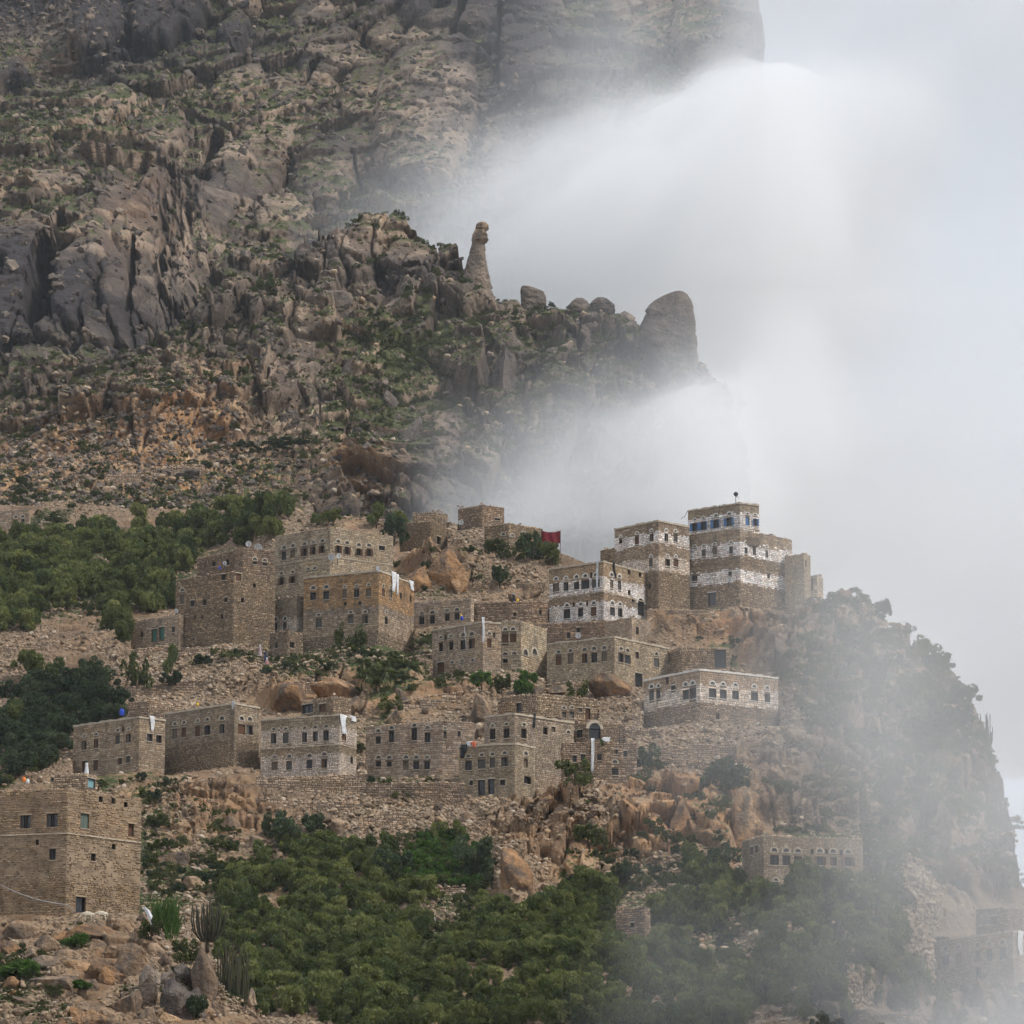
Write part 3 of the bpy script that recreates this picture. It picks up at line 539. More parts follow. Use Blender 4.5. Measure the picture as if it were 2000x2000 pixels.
def relief_mount(PX, PY, P, keep):
    x, z = P[..., 0], P[..., 2]
    wx = 14 * fbm(x / 70, z / 70, z * 0, 3, 1); wz = 14 * fbm(x / 70, z / 70, z * 0 + 5, 3, 2)
    cliff = smooth(330, 430, PY) * smooth(420, 300, PX)
    u, v = x + wx + .55 * z * (1 - cliff), z * 1.25 + wz - .35 * x * (1 - cliff)
    scree = np.clip(blob(PX, PY, 40, 40, 170, 110) + blob(PX, PY, 950, 350, 80, 90) * .6, 0, 1)
    b1, e1, r1 = blocks(u, v, 44, .62, 11, .08); b2, e2, r2 = blocks(u + 7, v, 19, .7, 21, .11); b3, e3, r3 = blocks(u, v + 3, 6.2, .8, 31, .2); b4, e4, r4 = blocks(u + v * .2, v, 2.8, .8, 41, .4)
    tall, et, rt = blocks(x + wx * .6, z + wz, 13, 4.2, 51, .12)
    d = 10 * fbm(x / 110, z / 110, z * 0, 3, 3) + (1 - scree) * ((1 - cliff) * b1 * 12 + cliff * tall * 12 + b2 * 7.0) + b3 * (2.2 - .6 * scree) + b4 * (.9 + .6 * scree) + .8 * fbm(x / 2.5, z / 2.5, z * 0, 3, 4)
    b_in = np.zeros_like(d)
    jx = PX + 9 * fbm(PX / 28., PY / 28., PX * 0, 2, 61); jy = PY + 9 * fbm(PX / 28., PY / 28., PX * 0 + 7, 2, 62)
    for (cx, cy, w_, h_, rt_, a) in M_BUMPS:
        b = bulge(jx, jy, cx, cy, w_, h_, rt_); d = d * (1 - .62 * b) + a * b + 3 * b; b_in = np.maximum(b_in, b)
    jx = PX + 5 * fbm(PX / 16., PY / 16., PX * 0, 2, 63)
    for (cx, cy, w_, h_, rt_, a) in M_CAVES:
        d = d - a * bulge(jx, PY, cx, cy, w_, h_, rt_, 9.)
    return d, dict(e=np.minimum(e1, e2), r=r2, b=b_in, scree=scree, cliff=cliff)
def masks_mount(PX, PY, P, nz, ex):
    x, z = P[..., 0], P[..., 2]
    nn = fbm(x / 45, z / 45, z * 0, 4, 71)
    veg = .13 + .55 * smooth(.44, .78, nz) + .32 * nn - .25 * ex['b'] + .10 * (1 - ex['e']) - .15 * ex['cliff']
    pale = .9 * nn + .8 * (ex['r'] - .5) - .9 * sum(blob(PX, PY, *q) for q in [(330, 62, 80, 60), (199, 83, 60, 50), (885, 60, 90, 55), (1040, 100, 70, 60), (60, 620, 120, 120), (467, 105, 30, 45), (29, 178, 40, 30)])
    pale = pale + .55 * blob(PX, PY, 820, 260, 90, 150) + .5 * blob(PX, PY, 950, 330, 60, 110) + .35 * blob(PX, PY, 500, 250, 170, 150) + .4 * ex['scree']
    warm = .55 * blob(PX, PY, 105, 130, 45, 25) + .25 * blob(PX, PY, 300, 470, 70, 120) + .2 * np.clip(nn, 0, 1)
    return dict(veg=np.clip(veg, 0, 1), pale=pale, warm=np.clip(warm, 0, 1))
land('mountain', -170, 1486, 2.3, [(-200, -170), (1400, -170), (1432, -40), (1452, 10), (1468, 60), (1476, 120), (1481, 200), (1486, 420)], 1000, 440, Y_mount, relief_mount, masks_mount, M_mount)

# --- the ridge with the standing rocks
R_CREST = [(-200, 800), (0, 742), (150, 730), (300, 692), (420, 640), (500, 590), (560, 545), (600, 505), (640, 475), (700, 452), (745, 448), (800, 468), (832, 503), (880, 512), (905, 560), (960, 594), (1000, 604), (1100, 612), (1210, 622), (1250, 650), (1350, 722), (1392, 758), (1406, 800), (1412, 860), (1420, 1085)]
R_BUMPS = [(750, 480, 110, 60, -10, 7), (690, 520, 120, 90, -30, 8), (800, 540, 90, 80, 0, 6), (1000, 640, 60, 80, 0, 5), (760, 640, 60, 70, 0, 4), (1150, 690, 40, 80, 0, 6), (1380, 790, 70, 120, 0, 7), (870, 900, 50, 110, 0, 7), (600, 720, 60, 90, 10, 6), (560, 790, 60, 100, 5, 6)]
def relief_ridge(PX, PY, P, keep):
    x, z = P[..., 0], P[..., 2]
    wx = 8 * fbm(x / 40, z / 40, z * 0, 3, 101); wz = 8 * fbm(x / 40, z / 40, z * 0 + 5, 3, 102)
    u, v = x + wx + .2 * z, z * 1.2 + wz
    terr = smooth(840, 900, PY) * smooth(720, 560, PX)                      # gentler terraced ground on the left
    bould = smooth(760, 640, PX) * smooth(760, 700, PY)
    b1, e1, r1 = blocks(x + wx, z + wz, 9, 2.4, 111, .12); b2, e2, r2 = blocks(u, v, 5.5, 1.5, 121, .16); b3, e3, r3 = blocks(u + 3, v, 2.9, .9, 131, .36); b4, e4, r4 = blocks(u, v + 1, 1.4, .8, 141, .4)
    d = 6 * fbm(x / 60, z / 60, z * 0, 3, 103) + (1 - .85 * terr) * (np.where(r1 > .40, b1, b1 * .25) * 9.5 + np.where(r2 > .3, b2, b2 * .4) * 4.6) + b3 * (1.6 - .8 * terr) + b4 * .8 + .35 * fbm(x / 1.6, z / 1.6, z * 0, 3, 104)
    d = d * (1 - .8 * smooth(940, 985, PX) * smooth(1420, 1340, PX) * smooth(70, 5, PY - interp(PX, R_CREST)))
    bb = np.zeros_like(d)
    jx = PX + 6 * fbm(PX / 20., PY / 20., PX * 0, 2, 161)
    for (cx, cy, w_, h_, rt_, a) in R_BUMPS:
        b = bulge(jx, PY, cx, cy, w_, h_, rt_); d = d * (1 - .5 * b) + a * b; bb = np.maximum(bb, b)
    return d, dict(e=np.minimum(e1, e2), r=r2, terr=terr, b=bb)
def masks_ridge(PX, PY, P, nz, ex):
    x, z = P[..., 0], P[..., 2]
    nn = fbm(x / 26, z / 26, z * 0, 4, 171)
    veg = .14 + .52 * smooth(.40, .76, nz) + .34 * nn + .10 * (1 - ex['e']) - .3 * ex['b'] - .15 * smooth(700, 620, PY) + .1 * smooth(640, 760, PX)
    warm = .75 * blob(PX, PY, 400, 850, 75, 45) + .8 * blob(PX, PY, 150, 890, 260, 75) + .85 * blob(PX, PY, 300, 950, 330, 65) + .35 * blob(PX, PY, 690, 960, 90, 50) + .3 * blob(PX, PY, 440, 780, 90, 50) + .16 * np.clip(nn + .3, 0, 1)
    pale = .7 * nn + .7 * (ex['r'] - .5) + .25 * ex['terr'] + .5 * blob(PX, PY, 400, 850, 70, 40) - .45 * blob(PX, PY, 800, 490, 130, 60) - .3 * blob(PX, PY, 930, 720, 300, 120)
    return dict(veg=np.clip(veg - .16 * warm - .1 * ex['terr'], 0, 1), pale=pale + .35 * ex['terr'], warm=np.clip(warm, 0, 1))
land('ridge', -170, 1420, 2.4, R_CREST, 1090, 250, Y_ridge, relief_ridge, masks_ridge, M_ridge)

# --- the village hill
V_CREST = [(-200, 985), (0, 985), (300, 992), (480, 1000), (560, 1008), (700, 1012), (780, 1025), (880, 1020), (1000, 1040), (1090, 1078), (1150, 1100), (1220, 1120), (1350, 1160), (1480, 1178), (1600, 1184), (1650, 1188), (1690, 1192), (1715, 1232), (1750, 1268), (1800, 1300), (1850, 1345), (1880, 1385), (1915, 1425), (1935, 1500), (1945, 1550), (1962, 1620), (1976, 1690), (1990, 1735), (2015, 1765), (2070, 1790), (2250, 1830)]
V_BUMPS = [(1766, 1373, 85, 130, 4), (1658, 1380, 44, 100, 3), (1443, 1473, 30, 60, 2), (1860, 1580, 120, 230, 5), (1720, 1560, 90, 120, 3), (1010, 1700, 90, 130, 2)]
def relief_hill(PX, PY, P, keep):
    x, z = P[..., 0], P[..., 2]
    wx = 4 * fbm(x / 18, z / 18, z * 0, 3, 201); wz = 4 * fbm(x / 18, z / 18, z * 0 + 5, 3, 202)
    u, v = x + wx, z * 1.3 + wz
    rock = np.clip(1.1 * blob(PX, PY, 1230, 1620, 260, 90, 4) + smooth(1420, 1520, PX) * .8 + blob(PX, PY, 850, 1110, 80, 50) + .8 * blob(PX, PY, 640, 1365, 190, 45) + .7 * blob(PX, PY, 1450, 1240, 140, 50) + .5 * blob(PX, PY, 400, 1590, 140, 60), 0, 1)
    b1, e1, r1 = blocks(u, v, 5.5, 1.7, 211, .10); b2, e2, r2 = blocks(u + 2, v, 2.6, 1.1, 221, .16); b3, e3, r3 = blocks(u, v + 1, 1.1, .8, 231, .4)
    ter = z / 2.6 + .6 * fbm(x / 22, z / 60, z * 0, 2, 205); fr = ter - np.floor(ter); step = (np.clip(fr * 3.2, 0, 1) - fr) * 1.1            # worn terraces
    d = 1.6 * fbm(x / 30, z / 30, z * 0, 3, 203) + rock * (b1 * 6.0 + b2 * 2.2) + b2 * .6 + b3 * .55 + step * (1 - rock) + .14 * fbm(x / .8, z / .8, z * 0, 3, 204)
    jx = PX + 5 * fbm(PX / 15., PY / 15., PX * 0, 2, 261)
    for (cx, cy, w_, h_, a) in V_BUMPS: d = d + a * bulge(jx, PY, cx, cy, w_, h_)
    d = d * keep - .4 * (1 - keep)
    return d, dict(e=e1, r=r2, rock=rock, keep=keep)
FOREST = [[(430, 1735), (560, 1665), (760, 1655), (790, 1745), (960, 1765), (1020, 1790), (1130, 1745), (1210, 1715), (1400, 1700), (1440, 1735), (1500, 1770), (1700, 1770), (1755, 1800), (1765, 1890), (1830, 1985), (1900, 2130), (430, 2130)],
          [(-100, 1050), (120, 1062), (200, 1035), (330, 1022), (560, 1008), (582, 1030), (530, 1062), (390, 1092), (338, 1132), (338, 1192), (250, 1212), (240, 1262), (130, 1240), (0, 1258), (-100, 1262)]]
def inpoly(px, py, poly):
    r = np.zeros(np.shape(px), bool); n = len(poly)
    for i in range(n):
        (x1, y1), (x2, y2) = poly[i], poly[(i + 1) % n]
        c = ((y1 > py) != (y2 > py)); r ^= c & (px < (x2 - x1) * (py - y1) / ((y2 - y1) or 1e-9) + x1)
    return r
PATH = [(1785, 1742), (1805, 1785), (1788, 1850), (1805, 1905), (1880, 1965)]
def path_field(px, py):
    return np.clip(sum(blob(px, py, a[0] + (b[0] - a[0]) * t, a[1] + (b[1] - a[1]) * t, 26, 22) for a, b in zip(PATH, PATH[1:]) for t in (0, .5)), 0, 1)
def masks_hill(PX, PY, P, nz, ex):
    x, z = P[..., 0], P[..., 2]
    nn = fbm(x / 14, z / 14, z * 0, 4, 271)
    wood = (inpoly(PX, PY, FOREST[0]) | inpoly(PX, PY, FOREST[1])).astype(float)
    veg = .06 + .24 * smooth(.35, .8, nz) + .42 * nn + .12 * (1 - ex['e']) + .22 * smooth(1480, 1600, PX) - .1 * ex['rock'] + .1 * wood + .5 * blob(PX, PY, 860, 1690, 90, 60) + .25 * blob(PX, PY, 400, 1300, 150, 30)
    rub = np.clip(.7 + .8 * fbm(x / 9, z / 9, z * 0, 3, 272) + .6 * blob(PX, PY, 620, 1300, 130, 30) + .6 * blob(PX, PY, 1230, 1420, 160, 40) - ex['rock'] * .6, 0, 1)
    warm = .55 + .35 * nn + .5 * ex['rock'] * smooth(1500, 1400, PX) + .5 * blob(PX, PY, 1000, 1700, 50, 70) - .55 * smooth(1420, 1560, PX)
    path = path_field(PX, PY); rub = np.clip(rub + path, 0, 1); veg = veg - path
    return dict(veg=np.clip(veg, 0, 1), pale=.5 * nn + .5 * path, warm=np.clip(warm, 0, .95) * (.62 + .36 * ex['rock'] * smooth(1520, 1420, PX)), rubble=rub)
land('village_hill', -210, 2240, 2.9, V_CREST, 2170, 400, Y_hill, relief_hill, masks_hill, M_hill, 1., [h['fac'] for h in HOUSES if h['Y'] > 400])

# --- the knoll in front
F_CREST = [(-200, 1782), (0, 1786), (130, 1783), (215, 1786), (300, 1796), (325, 1835), (415, 1862), (440, 1930), (500, 1968), (560, 2100)]
def relief_knoll(PX, PY, P, keep):
    x, z = P[..., 0], P[..., 2]
    u, v = x + fbm(x / 6, z / 6, z * 0, 2, 301), z * 1.3
    b1, e1, r1 = blocks(u, v, 3.2, .8, 311, .3); b2, e2, r2 = blocks(u + 1, v, 1.3, .8, 321, .34); b3, e3, r3 = blocks(u, v, .55, .8, 331, .4)
    d = .8 * fbm(x / 9, z / 9, z * 0, 3, 303) + (b1 * 1.2 + b2 * .5 + b3 * .22) * smooth(0, 30, PY - interp(PX, F_CREST)) + .06 * fbm(x / .5, z / .5, z * 0, 2, 304)
    return d, dict(e=e1, r=r2)
def masks_knoll(PX, PY, P, nz, ex):
    nn = fbm(P[..., 0] / 6, P[..., 2] / 6, P[..., 2] * 0, 4, 371)
    veg = .06 + .2 * smooth(.3, .8, nz) + .4 * nn + .55 * blob(PX, PY, 35, 1890, 60, 22) + .5 * blob(PX, PY, 150, 1850, 45, 16) + .4 * blob(PX, PY, 150, 1935, 70, 12)
    return dict(veg=np.clip(veg, 0, 1), pale=.4 * nn, warm=np.clip(.6 + .3 * nn, 0, 1) * .7, rubble=np.clip(.5 + nn, 0, 1))
land('foreground_knoll', -200, 560, 2.4, F_CREST, 2120, 150, Y_knoll, relief_knoll, masks_knoll, M_knoll)

# --- valley ground down to the viewer, one sheet to the horizon
def valley():
    g = 9000.; n = 90
    s = np.linspace(-1, 1, n); xs = np.sign(s) * np.abs(s) ** 2.2 * g; ys = xs + 200
    X, Yv = np.meshgrid(xs, ys)
    Z = np.zeros_like(X) - 1.0 + 1.5 * fbm(X / 60, Yv / 60, X * 0, 3, 401) * smooth(30, 150, np.hypot(X, Yv))
    Z = Z + np.clip(Yv - 230, 0, 200) * .14
    i = np.arange((n - 1) * n).reshape(n - 1, n)[:, :-1].ravel()
    z0 = np.zeros(n * n)
    me = mesh('ground', np.stack([X, Yv, Z], -1).reshape(-1, 3), np.stack([i, i + 1, i + n + 1, i + n], 1), [M_hill], True, None, dict(veg=z0 + .45, pale=z0, warm=z0 + .3, rubble=z0 + .3))
    tag(link('ground', me), kind='structure')
valley()

# ------------------------------------------------------------------ masonry
PAL = dict(
    ashlar=[(0.401, 0.321, 0.252), (0.347, 0.276, 0.217), (0.440, 0.362, 0.285), (0.314, 0.257, 0.210), (0.388, 0.295, 0.217)],
    tan=[(0.454, 0.348, 0.252), (0.401, 0.309, 0.224), (0.494, 0.388, 0.285), (0.388, 0.283, 0.196)],
    pale=[(0.641, 0.555, 0.473), (0.586, 0.508, 0.437), (0.682, 0.597, 0.517), (0.530, 0.446, 0.372)],
    white=[(0.780, 0.727, 0.704), (0.719, 0.663, 0.636), (0.780, 0.775, 0.766), (0.641, 0.579, 0.547)],
    brown=[(0.348, 0.269, 0.210), (0.303, 0.232, 0.180), (0.403, 0.315, 0.248), (0.262, 0.208, 0.168)],
    orange=[(0.476, 0.290, 0.145), (0.413, 0.252, 0.132), (0.525, 0.333, 0.183), (0.376, 0.252, 0.151)],
    rubble=[(0.248, 0.184, 0.136), (0.307, 0.230, 0.170), (0.194, 0.145, 0.112), (0.367, 0.276, 0.203), (0.414, 0.303, 0.210)],
    rubbletan=[(0.401, 0.295, 0.210), (0.334, 0.250, 0.182), (0.467, 0.355, 0.259), (0.267, 0.204, 0.154), (0.507, 0.394, 0.292)],
    mudtop=[(0.349, 0.253, 0.170), (0.310, 0.224, 0.151), (0.378, 0.277, 0.190), (0.291, 0.205, 0.137)],
    mud=[(0.279, 0.214, 0.154), (0.251, 0.192, 0.140), (0.306, 0.238, 0.169), (0.232, 0.178, 0.131)],
    mudrubble=[(0.243, 0.172, 0.112), (0.203, 0.142, 0.092), (0.291, 0.210, 0.137), (0.164, 0.115, 0.077), (0.329, 0.238, 0.156)])
ROUGH = dict(rubble=1, rubbletan=1, mudrubble=1, mudtop=1, mud=1)
SPARSE = dict(mud=.52, mudtop=.85, mudrubble=.96)
EZ = np.array([0., 0, 1])
class Face:
    def __init__(s, A, B, zb, zt):
        s.O = np.array([A[0], A[1], zb]); d = np.array([B[0] - A[0], B[1] - A[1], 0]); s.W = np.linalg.norm(d); s.eu = d / s.W; s.H = zt - zb
        s.n = np.array([s.eu[1], -s.eu[0], 0])
    def p(s, u, v, d=0.): return s.O + u * s.eu + v * EZ + d * s.n
    def hit(s, px, py):
        r = ray(px, py); t = np.dot(s.O - CAM, s.n) / np.dot(r, s.n); q = CAM + r * t - s.O
        return float(np.dot(q, s.eu)), float(q[2]), t
    def fbox(s, mb, org, u0, u1, v0, v1, d0, d1, mi=0, c=None, skip_back=False):
        vs = [s.p(u, v, d) - org for d in (d0, d1) for (u, v) in ((u0, v0), (u1, v0), (u1, v1), (u0, v1))]
        fs = [(4, 5, 6, 7), (0, 1, 5, 4), (1, 2, 6, 5), (2, 3, 7, 6), (3, 0, 4, 7)]
        if not skip_back: fs.append((3, 2, 1, 0))
        mb.add(vs, fs, mi, c)
def stonework(mb, f, org, holes, style_at, rnd, vmin=0., tone=1., cs=1.):
    """courses of separate stones standing proud of the wall core"""
    v = vmin
    while v < f.H - .05:
        st = style_at(v + .15); ro = ROUGH.get(st, 0)
        ch = cs * (rnd.uniform(.24, .40) if ro < .5 else rnd.uniform(.17, .36))
        if v + ch > f.H - .12: ch = f.H - v
        vm = v + ch / 2
        iv = [(0., f.W)]
        for (u0, u1, v0, v1, arch) in holes:
            if v + ch <= v0 + .03 or v >= v1 - .03: continue
            a, b = u0, u1
            if arch:
                r = (u1 - u0) / 2; dv = max(0., vm - (v1 - r))
                if dv >= r: continue
                hw = math.sqrt(r * r - dv * dv); a, b = (u0 + u1) / 2 - hw, (u0 + u1) / 2 + hw
            nv = []
            for (p, q) in iv:
                if b <= p or a >= q: nv.append((p, q))
                else:
                    if a > p: nv.append((p, a))
                    if b < q: nv.append((b, q))
            iv = nv
        for (p, q) in iv:
            u = p
            while u < q - .04:
                ln = cs * (rnd.uniform(.30, .85) if ro < .5 else rnd.uniform(.2, .68))
                if q - u - ln < .2: ln = q - u
                g = .012 + .012 * ro; jj = .012 + .035 * ro
                st = style_at(v + ch / 2 + rnd.gauss(0, .16))
                c = np.array(rnd.choice(PAL[st])) * rnd.uniform(.70, 1.22) * (tone if st not in ('white', 'pale') else 1.12); pr = rnd.uniform(.02, .045) + ro * rnd.uniform(0, .06)
                J = lambda: rnd.uniform(-jj, jj)
                if rnd.random() > SPARSE.get(st, 1.): u += ln; continue
                q0 = [(u + g + J() * .5, v + g + J()), (u + ln - g + J() * .5, v + g + J()), (u + ln - g + J() * .5, v + ch - g + J()), (u + g + J() * .5, v + ch - g + J())]
                k = .03 + .03 * ro
                q1 = [(q0[0][0] + k, q0[0][1] + k), (q0[1][0] - k, q0[1][1] + k), (q0[2][0] - k, q0[2][1] - k), (q0[3][0] + k, q0[3][1] - k)]
                vs = [f.p(a, b, -.02) - org for a, b in q0] + [f.p(a, b, pr + rnd.uniform(-.01, .01)) - org for a, b in q1]
                mb.add(vs, [(4, 5, 6, 7), (0, 1, 5, 4), (1, 2, 6, 5), (2, 3, 7, 6), (3, 0, 4, 7)], 0, c)
                u += ln
        v += ch
def core(mb, f, org, holes, mi=0):
    us = sorted({0., f.W, *[x for h in holes for x in h[:2] if 0 < x < f.W]}); vs = sorted({0., f.H, *[x for h in holes for x in h[2:4] if 0 < x < f.H]})
    for a, b in zip(us, us[1:]):
        for c, d in zip(vs, vs[1:]):
            m, n = (a + b) / 2, (c + d) / 2
            if any(h[0] < m < h[1] and h[2] < n < h[3] for h in holes): continue
            mb.add([f.p(a, c) - org, f.p(b, c) - org, f.p(b, d) - org, f.p(a, d) - org], [(0, 1, 2, 3)], mi)
def ring(mb, f, org, u, v0, r, th, d0, d1, mi=0, n=9, closed=False):
    """arched band round a half-round opening springing at v0"""
    A = [math.pi * k / n for k in range(n + 1)]
    for a, b in zip(A, A[1:]):
        q = [(u + (r + o) * math.cos(t), v0 + (r + o) * math.sin(t)) for t, o in ((a, 0), (a, th), (b, th), (b, 0))]
        vs = [f.p(x, y, d) - org for d in (d0, d1) for x, y in q]
        mb.add(vs, [(4, 5, 6, 7), (0, 1, 5, 4), (1, 2, 6, 5), (2, 3, 7, 6), (3, 0, 4, 7)], mi)
TRIM = dict(stone=M_trim, white=M_white, mud=M_plaster)
def opening(f, hs, parent, org, kind, u, v, wd, ht, arch, aw, trim, rnd):
    """one window or door: recess and frame, pane, shutters, half-round light above, surround"""
    O = f.p(u, v); loc = O - org
    u0, u1, v0, v1 = u - wd / 2, u + wd / 2, v - ht / 2, v + ht / 2
    door = kind in ('door', 'browndoor', 'green', 'teal', 'arch', 'cave')
    name = 'doorway' if kind in ('arch', 'cave') else 'door' if door else 'window'
    mb = MB(); dep = .30
    tm = TRIM[trim]
    if kind != 'fan':
        for q in (((u0, v0), (u1, v0)), ((u1, v0), (u1, v1)), ((u1, v1), (u0, v1)), ((u0, v1), (u0, v0))):
            (a, b), (c, d) = q
            mb.add([f.p(a, b, .02) - O, f.p(a, b, -dep) - O, f.p(c, d, -dep) - O, f.p(c, d, .02) - O], [(0, 1, 2, 3)], 0)
        t = min(.07, wd * .1)
        if kind not in ('slit', 'cave', 'arch', 'blind'):
            for (a, b, c, d) in ((u0, u1, v0, v0 + t), (u0, u1, v1 - t, v1), (u0, u0 + t, v0 + t, v1 - t), (u1 - t, u1, v0 + t, v1 - t), (u - t / 2, u + t / 2, v0 + t, v1 - t)):
                if door and (c, d) == (v0, v0 + t): continue
                if door and a == u - t / 2: continue
                f.fbox(mb, O, a, b, c, d, -.24, -.16, 1)
    win = link(name, mb.me(name, [M_mortar, M_frame]) if mb.v else MBempty(), parent); win.location = loc
    def sub(nm, m, build):
        b = MB(); build(b); o = link(nm, b.me(nm, [m]), win); return o
    if kind != 'fan':
        pm = dict(browndoor=M_brown, green=M_green, teal=M_teal, blind=M_mortar, board=M_brown, pale=M_alab).get(kind, M_glass_dark)
        pd = -.2 if kind in ('browndoor', 'green', 'teal', 'board', 'blind', 'pale') else -dep
        sub('door_leaf' if kind in ('browndoor', 'green', 'teal') else 'pane_or_dark_back', pm, lambda b: f.fbox(b, O, u0, u1, v0, v1, pd - .04, pd))  # in open windows, doorways and caves: near-black sheet painting the shade inside
        def leaf(a, b_, m, d0=-.15, d1=-.11): sub('shutter', m, lambda b: f.fbox(b, O, a, b_, v0 + .03, v1 - .03, d0, d1))
        mid = u + rnd.uniform(-.03, .03)
        ms = rnd.choice((M_shut, M_shut, M_shut2, M_shut3, M_brown))
        if kind == 'shut':
            if rnd.random() < .22: leaf(u0 + .03, mid - .015, ms)
            else:
                leaf(u0 + .03, mid - .015, ms); leaf(mid + .015, u1 - .03, ms)
        elif kind == 'half': leaf(*((u0 + .03, mid) if rnd.random() < .6 else (mid, u1 - .03)), ms)
        elif kind == 'halfg':
            leaf(u0 + .04, u0 + wd * .3, M_shut); leaf(u1 - wd * .22, u1 - .04, M_shut)
        elif kind == 'greenshut':
            leaf(u0 + .03, mid - .01, M_green2); leaf(mid + .01, u1 - .03, M_green2)
        elif kind == 'blueshut':
            leaf(u0 + .03, mid - .01, M_blue); leaf(mid + .01, u1 - .03, M_blue)
        elif kind in ('blue', 'brown'):
            m = M_blue if kind == 'blue' else M_brown
            for sg in (-1, 1):
                e = u0 if sg < 0 else u1; an = rnd.uniform(.35, 1.0); lw = wd * .42
                o = MB(); b0 = f.p(e, v0 + .02, .06); tip = f.p(e + sg * lw * math.cos(an), v0 + .02, .06 + lw * math.sin(an)); th = f.n * .03
                hh = EZ * (ht - .04)
                vs = [x - O for x in (b0, tip, tip + hh, b0 + hh, b0 + th, tip + th, tip + hh + th, b0 + hh + th)]
                o.add(vs, [(0, 3, 2, 1), (4, 5, 6, 7), (0, 1, 5, 4), (1, 2, 6, 5), (2, 3, 7, 6), (3, 0, 4, 7)])
                link('shutter', o.me('shutter', [m]), win)
    if aw:
        r = aw / 2; ah = max(r * 1.15, .3); vc = v + arch; vs_ = vc - ah / 2
        if kind == 'arch': vs_ = v1; 
        fm = M_glass_dark if kind == 'arch' else (M_alab if rnd.random() < .12 else M_fan)  # open arched doorways get the near-black sheet, painting the shade within
        k = max(1., (ah - r) / r)
        def fan(b):
            A = [math.pi * i / 10 for i in range(11)]; low = vs_
            pts = [(u + r, low)] + [(u + r * math.cos(t), low + (ah - r) + r * math.sin(t)) for t in A] + [(u - r, low)]
            if kind == 'arch': pts = [(u + r * math.cos(t), low + r * math.sin(t)) for t in A]
            b.add([f.p(a, c, -.10) - O for a, c in pts], [tuple(range(len(pts)))])
        sub('fanlight_or_dark_arch', fm, fan)
        th = max(.16, r * .52)
        base = vs_ if kind == 'arch' else vs_ + (ah - r)
        def sur(b):
            ring(b, f, O, u, base, r, th, -.1, .06)
            if kind != 'arch':
                for sg in (-1, 1):
                    a, c = sorted((u + sg * r, u + sg * (r + th)))
                    f.fbox(b, O, a, c, vs_ - .02, base, -.1, .06)
                f.fbox(b, O, u - r - th, u + r + th, vs_ - .12, vs_ - .02, -.1, .065)
        sub('arch_surround', tm, sur)
    elif kind not in ('slit', 'cave', 'fan', 'blind', 'dark') or (kind == 'dark' and rnd.random() < .6):
        sub('lintel', tm, lambda b: f.fbox(b, O, u0 - .12, u1 + .12, v1, v1 + .14, -.05, .075))
    if not door and kind not in ('slit', 'fan', 'blind') :
        sub('sill', tm, lambda b: f.fbox(b, O, u0 - .08, u1 + .08, v0 - .09, v0, -.05, .085))
def MBempty():
    return None
M_green2 = flat('grey_green_shutter', (.11, .14, .12), .7, .3)
def copline(mb, pts, org, w_in, w_out, h0, h1, rnd, jit, mi=0):
    """irregular coping along the top of the walls"""
    P = []
    for a, b in zip(pts, pts[1:]):
        n = max(2, int(np.linalg.norm(b - a) / .55)); P += [a + (b - a) * k / n for k in range(n)]
    P.append(pts[-1]); P = np.array(P)
    T = np.gradient(P, axis=0); T[:, 2] = 0; T /= np.linalg.norm(T, axis=1)[:, None]; Nn = np.stack([T[:, 1], -T[:, 0], T[:, 2] * 0], 1)
    vs = []
    for p, n in zip(P, Nn):
        o = w_out * rnd.uniform(.75, 1.2); t = h1 + rnd.uniform(-jit, jit)
        vs += [p - n * w_in + EZ * h0 - org, p + n * o + EZ * (h0 + rnd.uniform(0, .05)) - org, p + n * o * .9 + EZ * t - org, p - n * w_in + EZ * (t + .02) - org]
    fs = [(i * 4 + k, (i + 1) * 4 + k, (i + 1) * 4 + (k + 1) % 4, i * 4 + (k + 1) % 4) for i in range(len(P) - 1) for k in range(4)] + [(3, 2, 1, 0), tuple(len(vs) - 4 + k for k in range(4))]
    mb.add(vs, fs, mi)
ICO = None
def ico_stone(mb, c, r, rnd, colr):
    global ICO
    if ICO is None:
        b = bmesh.new(); bmesh.ops.create_icosphere(b, subdivisions=1, radius=1); ICO = (np.array([v.co[:] for v in b.verts]), [tuple(v.index for v in f.verts) for f in b.faces]); b.free()
    V = ICO[0] * (np.array([rnd.uniform(.75, 1.25), rnd.uniform(.75, 1.25), rnd.uniform(.5, .85)]) * r) * (1 + .25 * np.array([[rnd.uniform(-1, 1)] for _ in ICO[0]]))
    mb.add(V + c, ICO[1], 0, colr)
def ragged(mb, pts, org, rnd, pal, thick=.5, drop=.0, amp=.3):
    """loose stones along the head of a rubble wall"""
    for a, b in zip(pts, pts[1:]):
        ln = np.linalg.norm(b - a); n = int(ln / .34) + 1
        e = (b - a) / ln; nn = np.array([e[1], -e[0], 0]); ph = rnd.uniform(0, 9)
        for k in range(n):
            hgt = amp * max(0, math.sin(ph + k * .37) + .6 * math.sin(k * .9 + ph * 2))
            z = 0.
            while z <= hgt + .05:
                r = rnd.uniform(.13, .24)
                ico_stone(mb, a + e * (k + rnd.random()) * ln / n - nn * rnd.uniform(.0, thick) + EZ * (z + .04) - org, r, rnd, np.array(rnd.choice(PAL[pal])) * rnd.uniform(.8, 1.2)); z += .28
